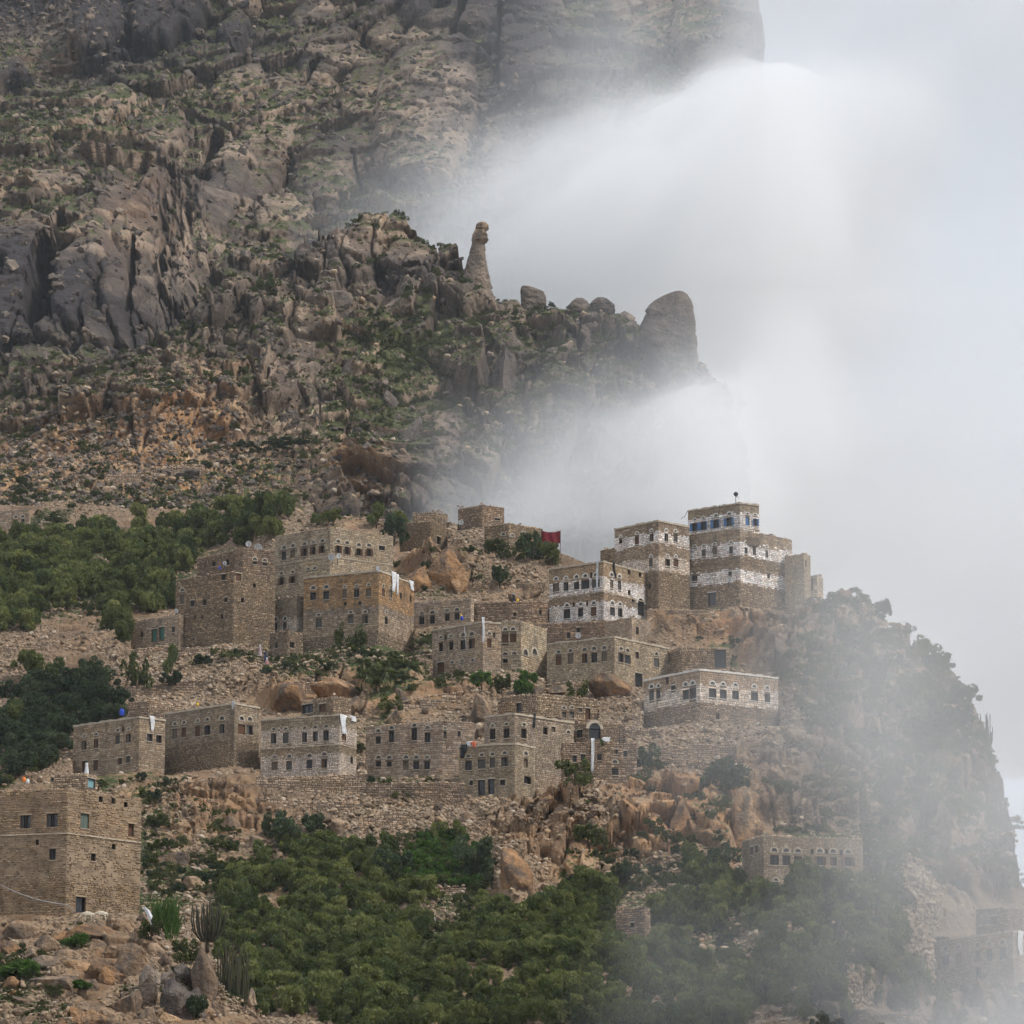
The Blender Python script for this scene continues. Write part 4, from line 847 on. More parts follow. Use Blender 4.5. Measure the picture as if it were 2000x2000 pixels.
def build_house(h, idx):
    rnd = random.Random(100 + idx); tone = np.array([1., rnd.uniform(.97, 1.02), rnd.uniform(.88, 1.0)]) * rnd.uniform(.84, 1.14); cs = rnd.uniform(.88, 1.25); c = h['c']; sc_ = c[2] * h['Y'] / F
    emb = 2.2; zb = h['zb'] - emb; org = np.array([h['Pc'][0], h['Pc'][1], h['zb']])
    root = empty(h['name'], org, h['label'], h['cat']); root['kind'] = 'thing'
    top = h['zt'] - (.3 if h['cop'] == 'coping' else .05)
    Pl, Pc, Pr = h['Pl'], h['Pc'], h['Pr']; Pb = Pl + Pr - Pc
    if np.linalg.norm(Pr - Pc) < 4: Pb = Pl + (Pr - Pc) / np.linalg.norm(Pr - Pc) * 4
    fl, fr = Face(Pl, Pc, zb, top), Face(Pc, Pr, zb, top)
    # height of a picture row, measured on the near corner
    def vof(y): return float(at(tp(c, (h['C'][0], 0))[0], c[1] + y * c[2], h['Y'])[2] - zb)
    B = [(vof(b), vof(a), k) for a, b, k in h['bands']]
    def style_at(v):
        for lo, hi, k in B:
            if lo <= v < hi: return k
        return h['style']
    holes = {0: [], 1: []}; shole = {0: [], 1: []}; ops = []
    for (kind, wpx, hpx, ady, apx, places) in h['wins']:
        for (x, y) in places:
            i = 0 if x < h['C'][0] else 1; f = (fl, fr)[i]
            px, py = tp(c, (x, y)); u, v, t = f.hit(px, py)
            cs = max(.35, abs(f.eu[0])); wd = wpx * sc_ / cs; ht = hpx * sc_; aw = apx * sc_ / cs; ar = ady * sc_
            jt = rnd.uniform(1.0, 1.16); aw *= 1.16; wd = min(wd * jt, 2.6); ht *= rnd.uniform(.94, 1.06); aw = min(aw, 1.7) if kind != 'arch' else wd
            if u - max(wd, aw) / 2 < .05 or u + max(wd, aw) / 2 > f.W - .05:
                u = min(max(u, max(wd, aw) / 2 + .1), f.W - max(wd, aw) / 2 - .1)
                if f.W < max(wd, aw) + .2: continue
            if v + ht / 2 > f.H - .05 or v - ht / 2 < .2: 
                v = min(max(v, ht / 2 + .25), f.H - ht / 2 - .1)
            if kind != 'fan':
                q = (u - wd / 2, u + wd / 2, v - ht / 2, v + ht / 2); holes[i].append(q); shole[i].append((q[0] - .02, q[1] + .02, q[2] - .1, q[3] + .02, False))
            if aw:
                r = aw / 2; ah = max(r * 1.15, .3); th = max(.16, r * .52)
                vs_ = (v + ht / 2) if kind == 'arch' else v + ar - ah / 2
                holes[i].append((u - r, u + r, vs_, vs_ + (r if kind == 'arch' else ah)))
                shole[i].append((u - r - th, u + r + th, vs_ - .12, vs_ + (r if kind == 'arch' else ah) + th, True))
            ops.append((f, kind, u, v, wd, ht, ar, aw))
    mb = MB()
    core(mb, fl, org, holes[0]); core(mb, fr, org, holes[1])
    for A, Bq in ((Pr, Pb), (Pb, Pl)): core(mb, Face(A, Bq, zb, top), org, [])
    link('wall', mb.me('wall', [M_mud if h['style'] == 'mud' else M_mortar]), root)
    mb = MB(); mb.add([np.array([q[0], q[1], top - .12]) - org for q in (Pl, Pc, Pr, Pb)], [(0, 1, 2, 3)]); link('roof', mb.me('roof', [M_plaster]), root)
    mb = MB()
    for i, f in enumerate((fl, fr)): stonework(mb, f, org, shole[i], style_at, rnd, max(0., emb - 1.0), tone, cs)
    o = link('stonework', mb.me('stonework', [M_stone]), root); tag(o, kind='stuff')
    T = [np.array([q[0], q[1], 0.]) for q in (Pl, Pc, Pr)]
    if h['cop'] == 'coping':
        mb = MB(); copline(mb, [t + EZ * top for t in T], org, .45, .13, 0, .30, rnd, .10); link('coping', mb.me('coping', [M_white if h['trim'] == 'white' and idx % 2 else M_coping]), root)
    else:
        mb = MB(); pal = style_at(fl.H - .1); pal = pal if pal in PAL else 'rubble'
        ragged(mb, [t + EZ * top for t in T], org, rnd, pal if ROUGH.get(pal) else 'rubbletan', .5, 0., .22 if 'ruin' not in h['name'] else .4)
        tag(link('wall_head', mb.me('wall_head', [M_stone], True), root), kind='stuff')
    for (y,) in h['strings']:
        mb = MB(); copline(mb, [t + EZ * (zb + vof(y)) for t in T], org, .02, .10, -.06, .08, rnd, .02); link('string_course', mb.me('string_course', [M_coping]), root)
    for o_ in ops: opening(o_[0], h, root, org, *o_[1:], h['trim'], rnd)
    h['root'] = root; h['faces'] = (fl, fr); h['top'] = top
for i, h in enumerate(HOUSES): build_house(h, i)

def terrace(a, b, hp, label, ld, idx, pal='rubbletan', name='terrace_wall'):
    rnd = random.Random(500 + idx)
    s0 = ground(ld, *a)[1] / F; hm = hp * s0; n = max(3, int(math.hypot(b[0] - a[0], b[1] - a[1]) * s0 / 2.5)); ph = rnd.uniform(0, 6)
    Yg = np.array([min(ground(ld, a[0] + (b[0] - a[0]) * k / n, a[1] + (b[1] - a[1]) * k / n + q * hp)[1] for q in (.1, .5, .9)) for k in range(n + 1)])
    Yg = np.convolve(np.pad(Yg, 2, 'edge'), np.ones(5) / 5, 'valid') - (.5 if ld == 'village_hill' else 1.5)
    pts = [at(a[0] + (b[0] - a[0]) * k / n, a[1] + (b[1] - a[1]) * k / n + 2.2 * math.sin(ph + k * 1.3) + rnd.uniform(-1, 1), Yg[k]) for k in range(n + 1)]
    org = pts[0] - EZ * hm; root = empty(name, org, label, 'wall', 'dry stone terrace walls'); root['kind'] = 'thing'
    mb, mc, mh = MB(), MB(), MB()
    for p, q in zip(pts, pts[1:]):
        z1 = min(p[2], q[2]); f = Face(p, q, z1 - hm - 1.2, z1)
        core(mc, f, org, []); mc.add([f.p(0, f.H) - org, f.p(f.W, f.H) - org, f.p(f.W, f.H, -.6) - org, f.p(0, f.H, -.6) - org], [(0, 1, 2, 3)])
        stonework(mb, f, org, [], lambda v: pal, rnd, .3)
    ragged(mh, pts, org, rnd, pal, .5, 0, .1)
    link('wall_core', mc.me('wall_core', [M_mortar]), root); tag(link('stonework', mb.me('stonework', [M_stone]), root), kind='stuff'); tag(link('wall_head', mh.me('wall_head', [M_stone], True), root), kind='stuff')
for i, (a, b, hp, lb) in enumerate(WALLS): terrace(a, b, hp, lb, 'village_hill', i, ('rubbletan', 'rubble')[i % 3 == 2])
for i, (a, b, hp, lb) in enumerate(RWALLS): terrace(a, b, hp, lb, 'ridge', 60 + i, 'rubbletan')

# ------------------------------------------------------------------ rocks
def rock_mesh(name, seed, sub=3, mat=None, cuts=15, rough=.09, sharp=.97):
    r = np.random.default_rng(seed)
    b = bmesh.new(); bmesh.ops.create_icosphere(b, subdivisions=sub, radius=1); V = np.array([v.co[:] for v in b.verts]); Fc = np.array([[v.index for v in f.verts] for f in b.faces]); b.free()
    for k in range(cuts):
        n = r.normal(size=3); n /= np.linalg.norm(n); d = r.uniform(.42, .80); e = V @ n - d
        V = V - np.outer(np.clip(e, 0, None) * sharp, n)
    o = r.uniform(-50, 50, 3)
    V = V * (1 + rough * fbm(V[:, 0] * 1.6 + o[0], V[:, 1] * 1.6 + o[1], V[:, 2] * 1.6 + o[2], 4, seed) - .10 * np.clip(1 - np.abs(fbm(V[:, 0] * 2.1 + o[1], V[:, 1] * 2.1 + o[2], V[:, 2] * 1.2 + o[0], 2, seed + 3)) * 7, 0, 1))[:, None]
    V -= (V.max(0) + V.min(0)) / 2; V /= (V.max(0) - V.min(0)) / 2
    return mesh(name, V, Fc, [mat], True)
RB = {m.name: [rock_mesh('boulder', 900 + 20 * i + k, 4, m) for k in range(8)] for i, m in enumerate((M_b_far, M_b_vil, M_b_org))}
def boulder(landname, px, py, wp, hp, mat, sink=.25, dep=1.0, rot=None, name='boulder', parent=None, k=None, Yf=None):
    """a rock seen px,py in the picture (centre), wp x hp pixels large, bedded in the land"""
    Yf = Yf or dict(mountain=Y_mount, ridge=Y_ridge, village_hill=Y_hill, foreground_knoll=Y_knoll)[landname]
    g = ground(landname, px, py + hp * .35); Y = g[1] - .1
    s = Y / F; c = at(px, py, Y)
    o = bpy.data.objects.new(name, random.choice(RB[mat.name]) if k is None else RB[mat.name][k]); col.objects.link(o)
    if parent is None: parent = LAND[landname]['o']
    o.parent = parent if parent is not False else None
    o.location = c - EZ * hp * s * .14; o.scale = (wp * s / 2 * 1.08, (wp + hp) * s / 4 * dep, hp * s / 2 * 1.30)
    o.rotation_euler = (random.uniform(-.15, .15), random.uniform(-.25, .25), random.choice((0, math.pi)) + random.uniform(-.3, .3)) if rot is None else rot
    return o
VB = [(1074, 1575, 47, 34), (1251, 1552, 41, 39), (1202, 1585, 44, 65), (1168, 1627, 44, 67), (1279, 1624, 52, 78), (1336, 1616, 52, 109), (1388, 1616, 41, 90), (1455, 1603, 62, 130), (1189, 1686, 23, 23), (1096, 1640, 31, 34), (1041, 1601, 39, 26),
      (815, 1130, 62, 54), (895, 1128, 50, 60), (1008, 1168, 26, 17), (1040, 1153, 36, 36), (555, 1364, 84, 60), (664, 1349, 106, 42), (694, 1379, 30, 40), (788, 1362, 30, 42), (760, 1347, 30, 27), (769, 1401, 25, 30), (938, 1382, 42, 60), (940, 1430, 26, 22),
      (1090, 1346, 42, 18), (1189, 1338, 86, 46), (1340, 1210, 25, 18), (1380, 1215, 30, 22), (1434, 1209, 46, 34), (1464, 1215, 18, 42), (1496, 1212, 50, 45), (1496, 1286, 30, 52), (1537, 1277, 44, 82), (1689, 1202, 38, 30), (1617, 1302, 22, 20), (1443, 1473, 30, 60),
      (335, 1680, 70, 38), (320, 1625, 40, 26), (445, 1612, 56, 40), (425, 1590, 28, 30), (505, 1640, 30, 30), (620, 1598, 60, 22), (680, 1640, 44, 36), (660, 1615, 30, 34), (380, 1725, 50, 24), (290, 1740, 26, 18), (905, 1600, 22, 32), (1120, 1560, 22, 18), (1220, 1665, 30, 16), (1250, 1725, 36, 14), (1120, 1715, 40, 22), (1075, 1735, 34, 20), (1500, 1250, 22, 20), (1410, 1190, 22, 14)]
for i, (x, y, w_, h_) in enumerate(VB): boulder('village_hill', x, y, w_, h_, M_b_org if (i < 13 or i in (15, 16, 24)) else M_b_vil, dep=1.2)
boulder('village_hill', 868, 1108, 78, 84, M_b_org, dep=1.1, k=2); boulder('village_hill', 1008, 1705, 66, 112, M_b_org, dep=.8, rot=(0, -.35, 0), k=3)
FB = [(20, 1850, 40, 34), (130, 1870, 44, 34), (200, 1850, 50, 30), (215, 1905, 44, 36), (170, 1930, 46, 30), (60, 1860, 34, 26), (30, 1895, 30, 24), (310, 1860, 34, 40), (360, 1905, 44, 50), (320, 1915, 36, 46), (215, 1985, 40, 34), (285, 1985, 44, 36), (150, 1980, 36, 26), (60, 1995, 34, 24), (380, 1960, 40, 56), (330, 1990, 40, 30), (260, 1835, 44, 30), (215, 1830, 34, 24), (120, 1830, 40, 26), (85, 1905, 36, 24), (48, 1820, 72, 32), (172, 1823, 118, 42), (94, 1846, 48, 42), (242, 1797, 44, 20), (281, 1797, 30, 22), (304, 1825, 30, 32), (256, 1879, 90, 75), (159, 1891, 64, 36), (78, 1881, 74, 30), (108, 1919, 98, 36), (22, 1922, 42, 30), (249, 1960, 48, 56), (291, 1930, 42, 92), (345, 1957, 62, 84), (404, 1908, 50, 125), (495, 1962, 26, 64), (188, 1989, 80, 32), (43, 1957, 40, 17), (46, 1976, 46, 20), (20, 1945, 26, 18), (70, 1938, 26, 16), (140, 1960, 22, 12), (175, 1965, 26, 14), (215, 1955, 18, 12), (90, 1995, 24, 26), (120, 2000, 26, 26), (10, 1998, 30, 20), (430, 1975, 30, 40), (320, 1880, 30, 30)]
for i, (x, y, w_, h_) in enumerate(FB): boulder('foreground_knoll', x, y, w_, h_, M_b_far if i in (8, 9, 14, 32, 33) else (M_b_org if i % 3 == 0 else M_b_vil), dep=1.1)
RBL = [(1194, 652, 46, 84), (1226, 646, 38, 38), (1226, 620, 30, 22), (982, 742, 56, 140), (1000, 680, 52, 66), (1090, 705, 54, 82), (795, 862, 42, 112), (928, 833, 32, 88), (765, 793, 36, 66), (600, 735, 74, 62), (677, 739, 36, 82), (731, 739, 42, 58), (560, 830, 56, 60), (620, 800, 48, 34), (940, 895, 40, 90), (700, 800, 40, 56), (725, 608, 52, 48), (812, 592, 46, 26), (900, 640, 34, 30), (840, 620, 40, 30), (880, 770, 26, 60), (1130, 750, 40, 60), (1060, 660, 28, 28), (660, 660, 40, 30), (1380, 770, 50, 44), (1350, 742, 40, 40), (370, 930, 50, 26), (480, 940, 24, 22), (385, 880, 40, 30), (250, 815, 44, 32), (370, 800, 50, 40), (445, 790, 40, 28), (690, 985, 40, 26), (640, 995, 30, 26), (600, 1005, 20, 26), (735, 950, 30, 40), (300, 735, 40, 34), (510, 750, 36, 70), (430, 700, 30, 60), (950, 612, 36, 40)]
for (x, y, w_, h_) in RBL: boulder('ridge', x, y, w_, h_, M_b_far, dep=1.0)
# stones of middling size scattered on the slopes, still single rocks
def scatter(landname, n, poly, smin, smax, mat, minsep=1.0):
    l = LAND[landname]; xs = [p[0] for p in poly]; ys = [p[1] for p in poly]; k = 0; tries = 0
    while k < n and tries < n * 40:
        tries += 1; px, py = random.uniform(min(xs), max(xs)), random.uniform(min(ys), max(ys))
        if not inpoly(np.array(px), np.array(py), poly): continue
        if any(f[0][0] - 8 < px < f[0][2] + 8 and f[1].min() - 4 < py < f[2].max() + 12 for f in (h['fac'] for h in HOUSES)): continue
        s = smin * (smax / smin) ** (random.random() ** 2.2)
        boulder(landname, px, py, s * random.uniform(.9, 1.5), s * random.uniform(.6, 1.1), mat); k += 1
scatter('ridge', 110, [(480, 620), (700, 560), (1000, 620), (1240, 640), (1330, 760), (1000, 930), (700, 950), (560, 880), (420, 760)], 9, 30, M_b_far)
scatter('ridge', 60, [(0, 780), (420, 700), (560, 880), (760, 1000), (0, 1000)], 8, 24, M_b_vil)
scatter('village_hill', 150, [(260, 1270), (560, 1270), (850, 1290), (1080, 1330), (1260, 1370), (1480, 1420), (1500, 1600), (1300, 1700), (900, 1640), (500, 1650), (280, 1720), (280, 1560), (520, 1520), (520, 1390), (160, 1370)], 8, 24, M_b_vil)
scatter('village_hill', 70, [(1260, 1190), (1600, 1195), (1760, 1290), (1900, 1480), (1900, 1700), (1720, 1720), (1560, 1600), (1540, 1240)], 9, 30, M_b_vil)
scatter('mountain', 130, [(350, 20), (800, 20), (1060, 300), (1000, 400), (700, 430), (400, 400), (150, 380), (0, 300), (150, 230)], 9, 24, M_b_far)
scatter('foreground_knoll', 60, [(0, 1800), (300, 1810), (420, 1880), (480, 1990), (480, 2010), (0, 2010)], 7, 20, M_b_vil)

# the rocks with a shape of their own
def lofted(name, rows, Y, seed, mat, depth=.75, n=28, amp=.06, label=None, cat=None, parent=None, org=None):
    """rock from its outline rows (y, left, right) in picture pixels, bottom to top; round in plan"""
    ry = np.array(rows, float); NR = 56; ys = np.linspace(ry[0, 0], ry[-1, 0], NR); n = max(n, 30)
    o_ = np.argsort(ry[:, 0]); lx = np.interp(ys, ry[o_, 0], ry[o_, 1]); rx = np.interp(ys, ry[o_, 0], ry[o_, 2])
    s = Y / F; V = []
    c0 = at((lx[0] + rx[0]) / 2, ys[0], Y) if org is None else org
    for y, a, b in zip(ys, lx, rx):
        c = at((a + b) / 2, y, Y); r = (b - a) / 2 * s
        for k in range(n):
            t = 2 * math.pi * k / n; cx, cy = math.cos(t), math.sin(t)
            q = (abs(cx) ** 5 + abs(cy) ** 5) ** (-1 / 5)
            V.append(c + np.array([r * cx * q, r * depth * cy * q, 0]) - c0)
    V = np.array(V); cc = V.copy(); L0 = (rx - lx).mean() * s
    nz = fbm(cc[:, 0] / L0 * 2.2 + seed, cc[:, 1] / L0 * 2.2, cc[:, 2] / L0 * 1.6, 5, seed)
    cen = np.repeat(V.reshape(NR, n, 3).mean(1), n, 0); b_, e_, r_ = blocks(np.arctan2(V[:, 1] - cen[:, 1], V[:, 0] - cen[:, 0]) * 3., V[:, 2] / L0 * 5 + seed, 1.1, 1.6, seed, .14)
    V = cen + (V - cen) * (1 + amp * 1.6 * nz + .20 * (b_ - .5))[:, None]
    i = np.arange((NR - 1) * n); nx = (i // n) * n + (i + 1) % n
    faces = [tuple(map(int, f)) for f in np.stack([i, nx, nx + n, i + n], 1)] + [tuple(range(n))[::-1], tuple(range((NR - 1) * n, NR * n))]
    o = link(name, mesh(name, V, faces, [mat], True), parent)
    if parent is None: o.location = c0
    else: o.location = c0 - np.array(parent.location)
    return tag(o, label, cat)
def crest_Y(px, py): return float(ground('ridge', px, py)[1]) + 1.
Ys = crest_Y(925, 590) - 5
sp = empty('rock_spire', at(928, 600, Ys), 'tall thin rock spire topped by two balanced boulders on the ridge', 'rock')
lofted('pillar', [(620, 868, 975), (600, 880, 969), (585, 888, 965), (560, 898, 961), (530, 907, 955), (505, 914, 949), (485, 920, 947), (472, 923, 945)], Ys, 3, M_b_far, .8, parent=sp, amp=.05)
lofted('capstone', [(478, 925, 946), (470, 922, 953), (460, 923, 953), (452, 926, 948), (446, 932, 944)], Ys, 5, M_b_vil, .9, parent=sp)
lofted('capstone', [(451, 932, 950), (446, 929, 954), (440, 930, 954), (436, 934, 950), (434, 938, 946)], Ys, 6, M_b_vil, .9, parent=sp)
Ym = crest_Y(1300, 720) - 7
lofted('standing_rock', [(750, 1228, 1366), (730, 1236, 1362), (690, 1242, 1361), (650, 1248, 1359), (620, 1256, 1355), (600, 1266, 1351), (585, 1282, 1346), (575, 1302, 1340), (569, 1318, 1332)], Ym, 9, M_b_far, .6, 40, .05, 'huge dark horn-shaped rock at the right end of the ridge', 'rock')
lofted('standing_rock', [(618, 1016, 1070), (605, 1016, 1068), (585, 1017, 1066), (572, 1017, 1062), (562, 1018, 1040), (559, 1020, 1032)], crest_Y(1042, 608), 12, M_b_far, .8, 28, .05, 'squat dark block of rock right of the spire', 'rock')
lofted('standing_rock', [(612, 1002, 1011), (600, 1002, 1010), (594, 1004, 1008)], crest_Y(1006, 608), 13, M_b_far, .8, 16, .05, 'tiny upright stone between spire and dark block', 'rock')
lofted('round_boulder', [(612, 1108, 1156), (600, 1108, 1156), (590, 1116, 1150), (584, 1124, 1142)], crest_Y(1130, 614), 14, M_b_far, .9, 24, .08, 'left of two rounded dark boulders on the ridge crest', 'rock')
lofted('round_boulder', [(622, 1156, 1196), (608, 1152, 1200), (596, 1154, 1198), (586, 1160, 1188), (582, 1166, 1180)], crest_Y(1176, 618), 15, M_b_far, .9, 24, .08, 'right of two rounded dark boulders on the ridge crest', 'rock')
lofted('holed_rock', [(680, 560, 660), (665, 566, 664), (640, 572, 676), (615, 584, 688), (590, 590, 690), (576, 600, 686), (571, 612, 672)], Y_ridge(628, 665) - 6, 16, M_b_far, .55, 40, .05, 'big dark leaning boulder on the slope left of the spire', 'rock')

# ------------------------------------------------------------------ plants
def crown_mesh(name, seed, mat, n=1100, rx=1.0, hz=1.0, z0=.28, leaf=.085, clumps=14, up=.4, crad=None):
    """leaf-sized faces gathered in clumps through a crown about 1 unit high"""
    r = np.random.default_rng(seed)
    cc = np.stack([r.normal(0, .30 * rx, clumps), r.normal(0, .30 * rx, clumps), r.uniform(z0 + .08, .92 * hz, clumps)], 1)
    rr = np.hypot(cc[:, 0], cc[:, 1]); cc[:, :2] *= (np.minimum(rr, .48 * rx) / (rr + 1e-9))[:, None]
    taper = 1 - .45 * ((cc[:, 2] - z0) / (hz - z0)); cc[:, :2] *= taper[:, None]
    cr = r.uniform(.11, .23, clumps) if crad is None else crad * r.uniform(.55, 1.25, clumps)
    k = r.integers(0, clumps, n)
    d = r.normal(size=(n, 3)); d /= np.linalg.norm(d, axis=1)[:, None]; d[:, 2] *= 1.15
    C = cc[k] + d * (cr[k] * r.uniform(.45, 1.0, n) ** .6)[:, None]
    C[:, 2] = np.maximum(C[:, 2], .05)
    ax = r.normal(size=(n, 3)); ax[:, 2] += up * 2; ax /= np.linalg.norm(ax, axis=1)[:, None]
    sd = np.cross(ax, r.normal(size=(n, 3))); sd /= np.linalg.norm(sd, axis=1)[:, None]
    L = (leaf * r.uniform(.6, 1.4, n))[:, None]; Wd = L * (.42 if crad is None else .36)
    V = np.stack([C - ax * L, C + sd * Wd, C + ax * L, C - sd * Wd], 1).reshape(-1, 3)
    Fc = np.arange(4 * n).reshape(n, 4)
    lf = np.repeat(np.clip(r.uniform(0, 1, n) * .6 + .4 * r.uniform(0, 1, clumps)[k], 0, 1), 4)
    return mesh(name, V, Fc, [mat], False, None, {'leaf': lf})
def trunk_mesh(seed, limbs=4, hgt=.6):
    r = random.Random(seed); mb = MB()
    for k in range(limbs):
        a = 2 * math.pi * (k + r.random() * .6) / limbs; b = r.uniform(.10, .22)
        mb.tube([(0, 0, -.12), (.03 * math.cos(a), .03 * math.sin(a), .14), (b * .6 * math.cos(a), b * .6 * math.sin(a), .36), (b * math.cos(a), b * math.sin(a), hgt + r.uniform(-.08, .1))], [.035, .028, .017, .006], 5)
    return mb.me('trunk', [M_bark], True)
TREE = [(crown_mesh('crown', 40 + k, (M_leaf, M_leaf2)[k % 2], 1900, (.80, 1.0, .62, 1.15, .85, .5)[k], 1.0, (.18, .22, .12, .25, .1, .15)[k], .074, (17, 20, 13, 22, 16, 11)[k], .8, (.165, .155, .17, .145, .185, .16)[k]), trunk_mesh(40 + k)) for k in range(6)]
DARK = [(crown_mesh('crown', 60 + k, M_leafd, 1500, 1.5, .9, .12, .075, 18, .1), trunk_mesh(60 + k, 3)) for k in range(3)]
SHRUB = [(crown_mesh('crown', 70 + k, M_leafs, 900, 1.7, .95, .06, .085, 15, .3), trunk_mesh(70 + k, 3, .5)) for k in range(4)]
CROP = [(crown_mesh('crown', 80 + k, M_leafb, 600, 1.2, .95, .05, .13, 10, .7), trunk_mesh(80 + k, 3, .5)) for k in range(3)]
def tree(name, landname, px, py, hp, kinds, label, cat, group=None, wide=1., Yoff=0.):
    g = ground(landname, px, py) + np.array([0, Yoff, 0]); s = hp * g[1] / F
    cm, tm = random.choice(kinds)
    root = empty(name, g - EZ * .1 * s, label, cat, group); root.rotation_euler = (0, 0, random.uniform(0, 6.28)); root.scale = (s * wide, s * wide, s)
    link('crown', cm, root); link('trunk', tm, root)
    return root
def sample(poly, dx, dy, drop=0.):
    xs = [p[0] for p in poly]; ys = [p[1] for p in poly]; out = []; y = min(ys); row = 0
    while y < max(ys):
        x = min(xs) + (row % 2) * dx / 2
        while x < max(xs):
            px, py = x + random.uniform(-.45, .45) * dx, y + random.uniform(-.45, .45) * dy
            if inpoly(np.array(px), np.array(py), poly) and random.random() > drop: out.append((px, py))
            x += dx
        y += dy; row += 1
    return out
def near_house(px, py, up=2, dn=26, side=4):
    return any(f[0][0] - side < px < f[0][2] + side and f[1].min() - up < py < f[2].max() + dn for f in (h['fac'] for h in HOUSES))
wood = [(x, y, 0) for x, y in sample(FOREST[0], 23, 13, .26)] + [(x, y, 1) for x, y in sample(FOREST[1], 25, 12, .06)]
wood = [q for q in wood if not (780 < q[0] < 950 and 1640 < q[1] < 1745) and not (735 < q[0] < 870 and 1780 < q[1] < 1812) and not near_house(q[0], q[1], 2, 10, 2) and (-30 < q[0] < 2010 and q[1] < 2040)]
def clear(px, py): return fbm(np.array(px / 90.), np.array(py / 55.), np.array(0.), 3, 881) > .46
wood = [q for q in wood if not clear(q[0], q[1]) and path_field(q[0], q[1]) < .3]
wood.sort(key=lambda q: -q[1])
singles = [q for q in wood if q[1] < 2010][:300]; _s = set(singles); rest = [q for q in wood if q not in _s]
for (x, y, g) in singles:
    lb = ('small feathery green tree in the dense grove below the village' if x < 1420 else 'grey-green tree in the misty right part of the grove') if g == 0 else 'green tree in the wood behind the upper left houses'
    tree('grove_tree', 'village_hill', x, y, random.choice((1, 1, .75)) * random.uniform(36, 66), TREE, lb, 'tree', 'trees of the grove below the village' if x < 1420 and g == 0 else 'trees of the misty grove' if g == 0 else 'trees of the upper left wood', random.uniform(.85, 1.2))
def instancer(name, pts, scl, rots, objs, kind='stuff'):
    me = bpy.data.meshes.new(name); pts = np.asarray(pts, np.float32); me.vertices.add(len(pts)); me.vertices.foreach_set('co', pts.ravel())
    a = me.attributes.new('scl', 'FLOAT_VECTOR', 'POINT'); a.data.foreach_set('vector', np.asarray(scl, np.float32).ravel())
    a = me.attributes.new('rot', 'FLOAT_VECTOR', 'POINT'); a.data.foreach_set('vector', np.asarray(rots, np.float32).ravel())
    a = me.attributes.new('pick', 'INT', 'POINT'); a.data.foreach_set('value', rng.integers(0, len(objs), len(pts)).astype(np.int32))
    o = link(name, me); tag(o, kind=kind)
    ng = bpy.data.node_groups.new(name, 'GeometryNodeTree')
    ng.interface.new_socket('Geometry', in_out='INPUT', socket_type='NodeSocketGeometry'); ng.interface.new_socket('Geometry', in_out='OUTPUT', socket_type='NodeSocketGeometry')
    n, L = ng.nodes, ng.links
    gi, go = n.new('NodeGroupInput'), n.new('NodeGroupOutput'); ip = n.new('GeometryNodeInstanceOnPoints'); jn = n.new('GeometryNodeJoinGeometry')
    for q in objs:
        oi = n.new('GeometryNodeObjectInfo'); oi.inputs['Object'].default_value = q; oi.transform_space = 'ORIGINAL'
        gt = n.new('GeometryNodeGeometryToInstance'); L.new(oi.outputs['Geometry'], gt.inputs[0]); L.new(gt.outputs[0], jn.inputs[0])
    def na(nm, dt):
        x = n.new('GeometryNodeInputNamedAttribute'); x.data_type = dt; x.inputs['Name'].default_value = nm; return x.outputs['Attribute']
    er = n.new('FunctionNodeEulerToRotation'); L.new(na('rot', 'FLOAT_VECTOR'), er.inputs[0])
    L.new(gi.outputs[0], ip.inputs['Points']); L.new(jn.outputs[0], ip.inputs['Instance']); ip.inputs['Pick Instance'].default_value = True
    L.new(na('pick', 'INT'), ip.inputs['Instance Index']); L.new(er.outputs[0], ip.inputs['Rotation']); L.new(na('scl', 'FLOAT_VECTOR'), ip.inputs['Scale'])
    L.new(ip.outputs[0], go.inputs[0])
    o.modifiers.new('scatter', 'NODES').node_group = ng
    return o
def crowns_in_scene(kinds):
    out = []
    for cm, tm in kinds:
        q = [o for o in bpy.data.objects if o.data == cm]
        if q: out.append(q[0])
    return out
pts = []; scl = []; rot = []
for (x, y, g) in rest:
    p = ground('village_hill', x, y); s = random.uniform(38, 60) * p[1] / F * (1 if g == 0 else .95); pts.append(p - EZ * .12 * s); wd = s * random.uniform(.85, 1.2); scl.append((wd, wd, s)); rot.append((0, 0, random.uniform(0, 6.28)))
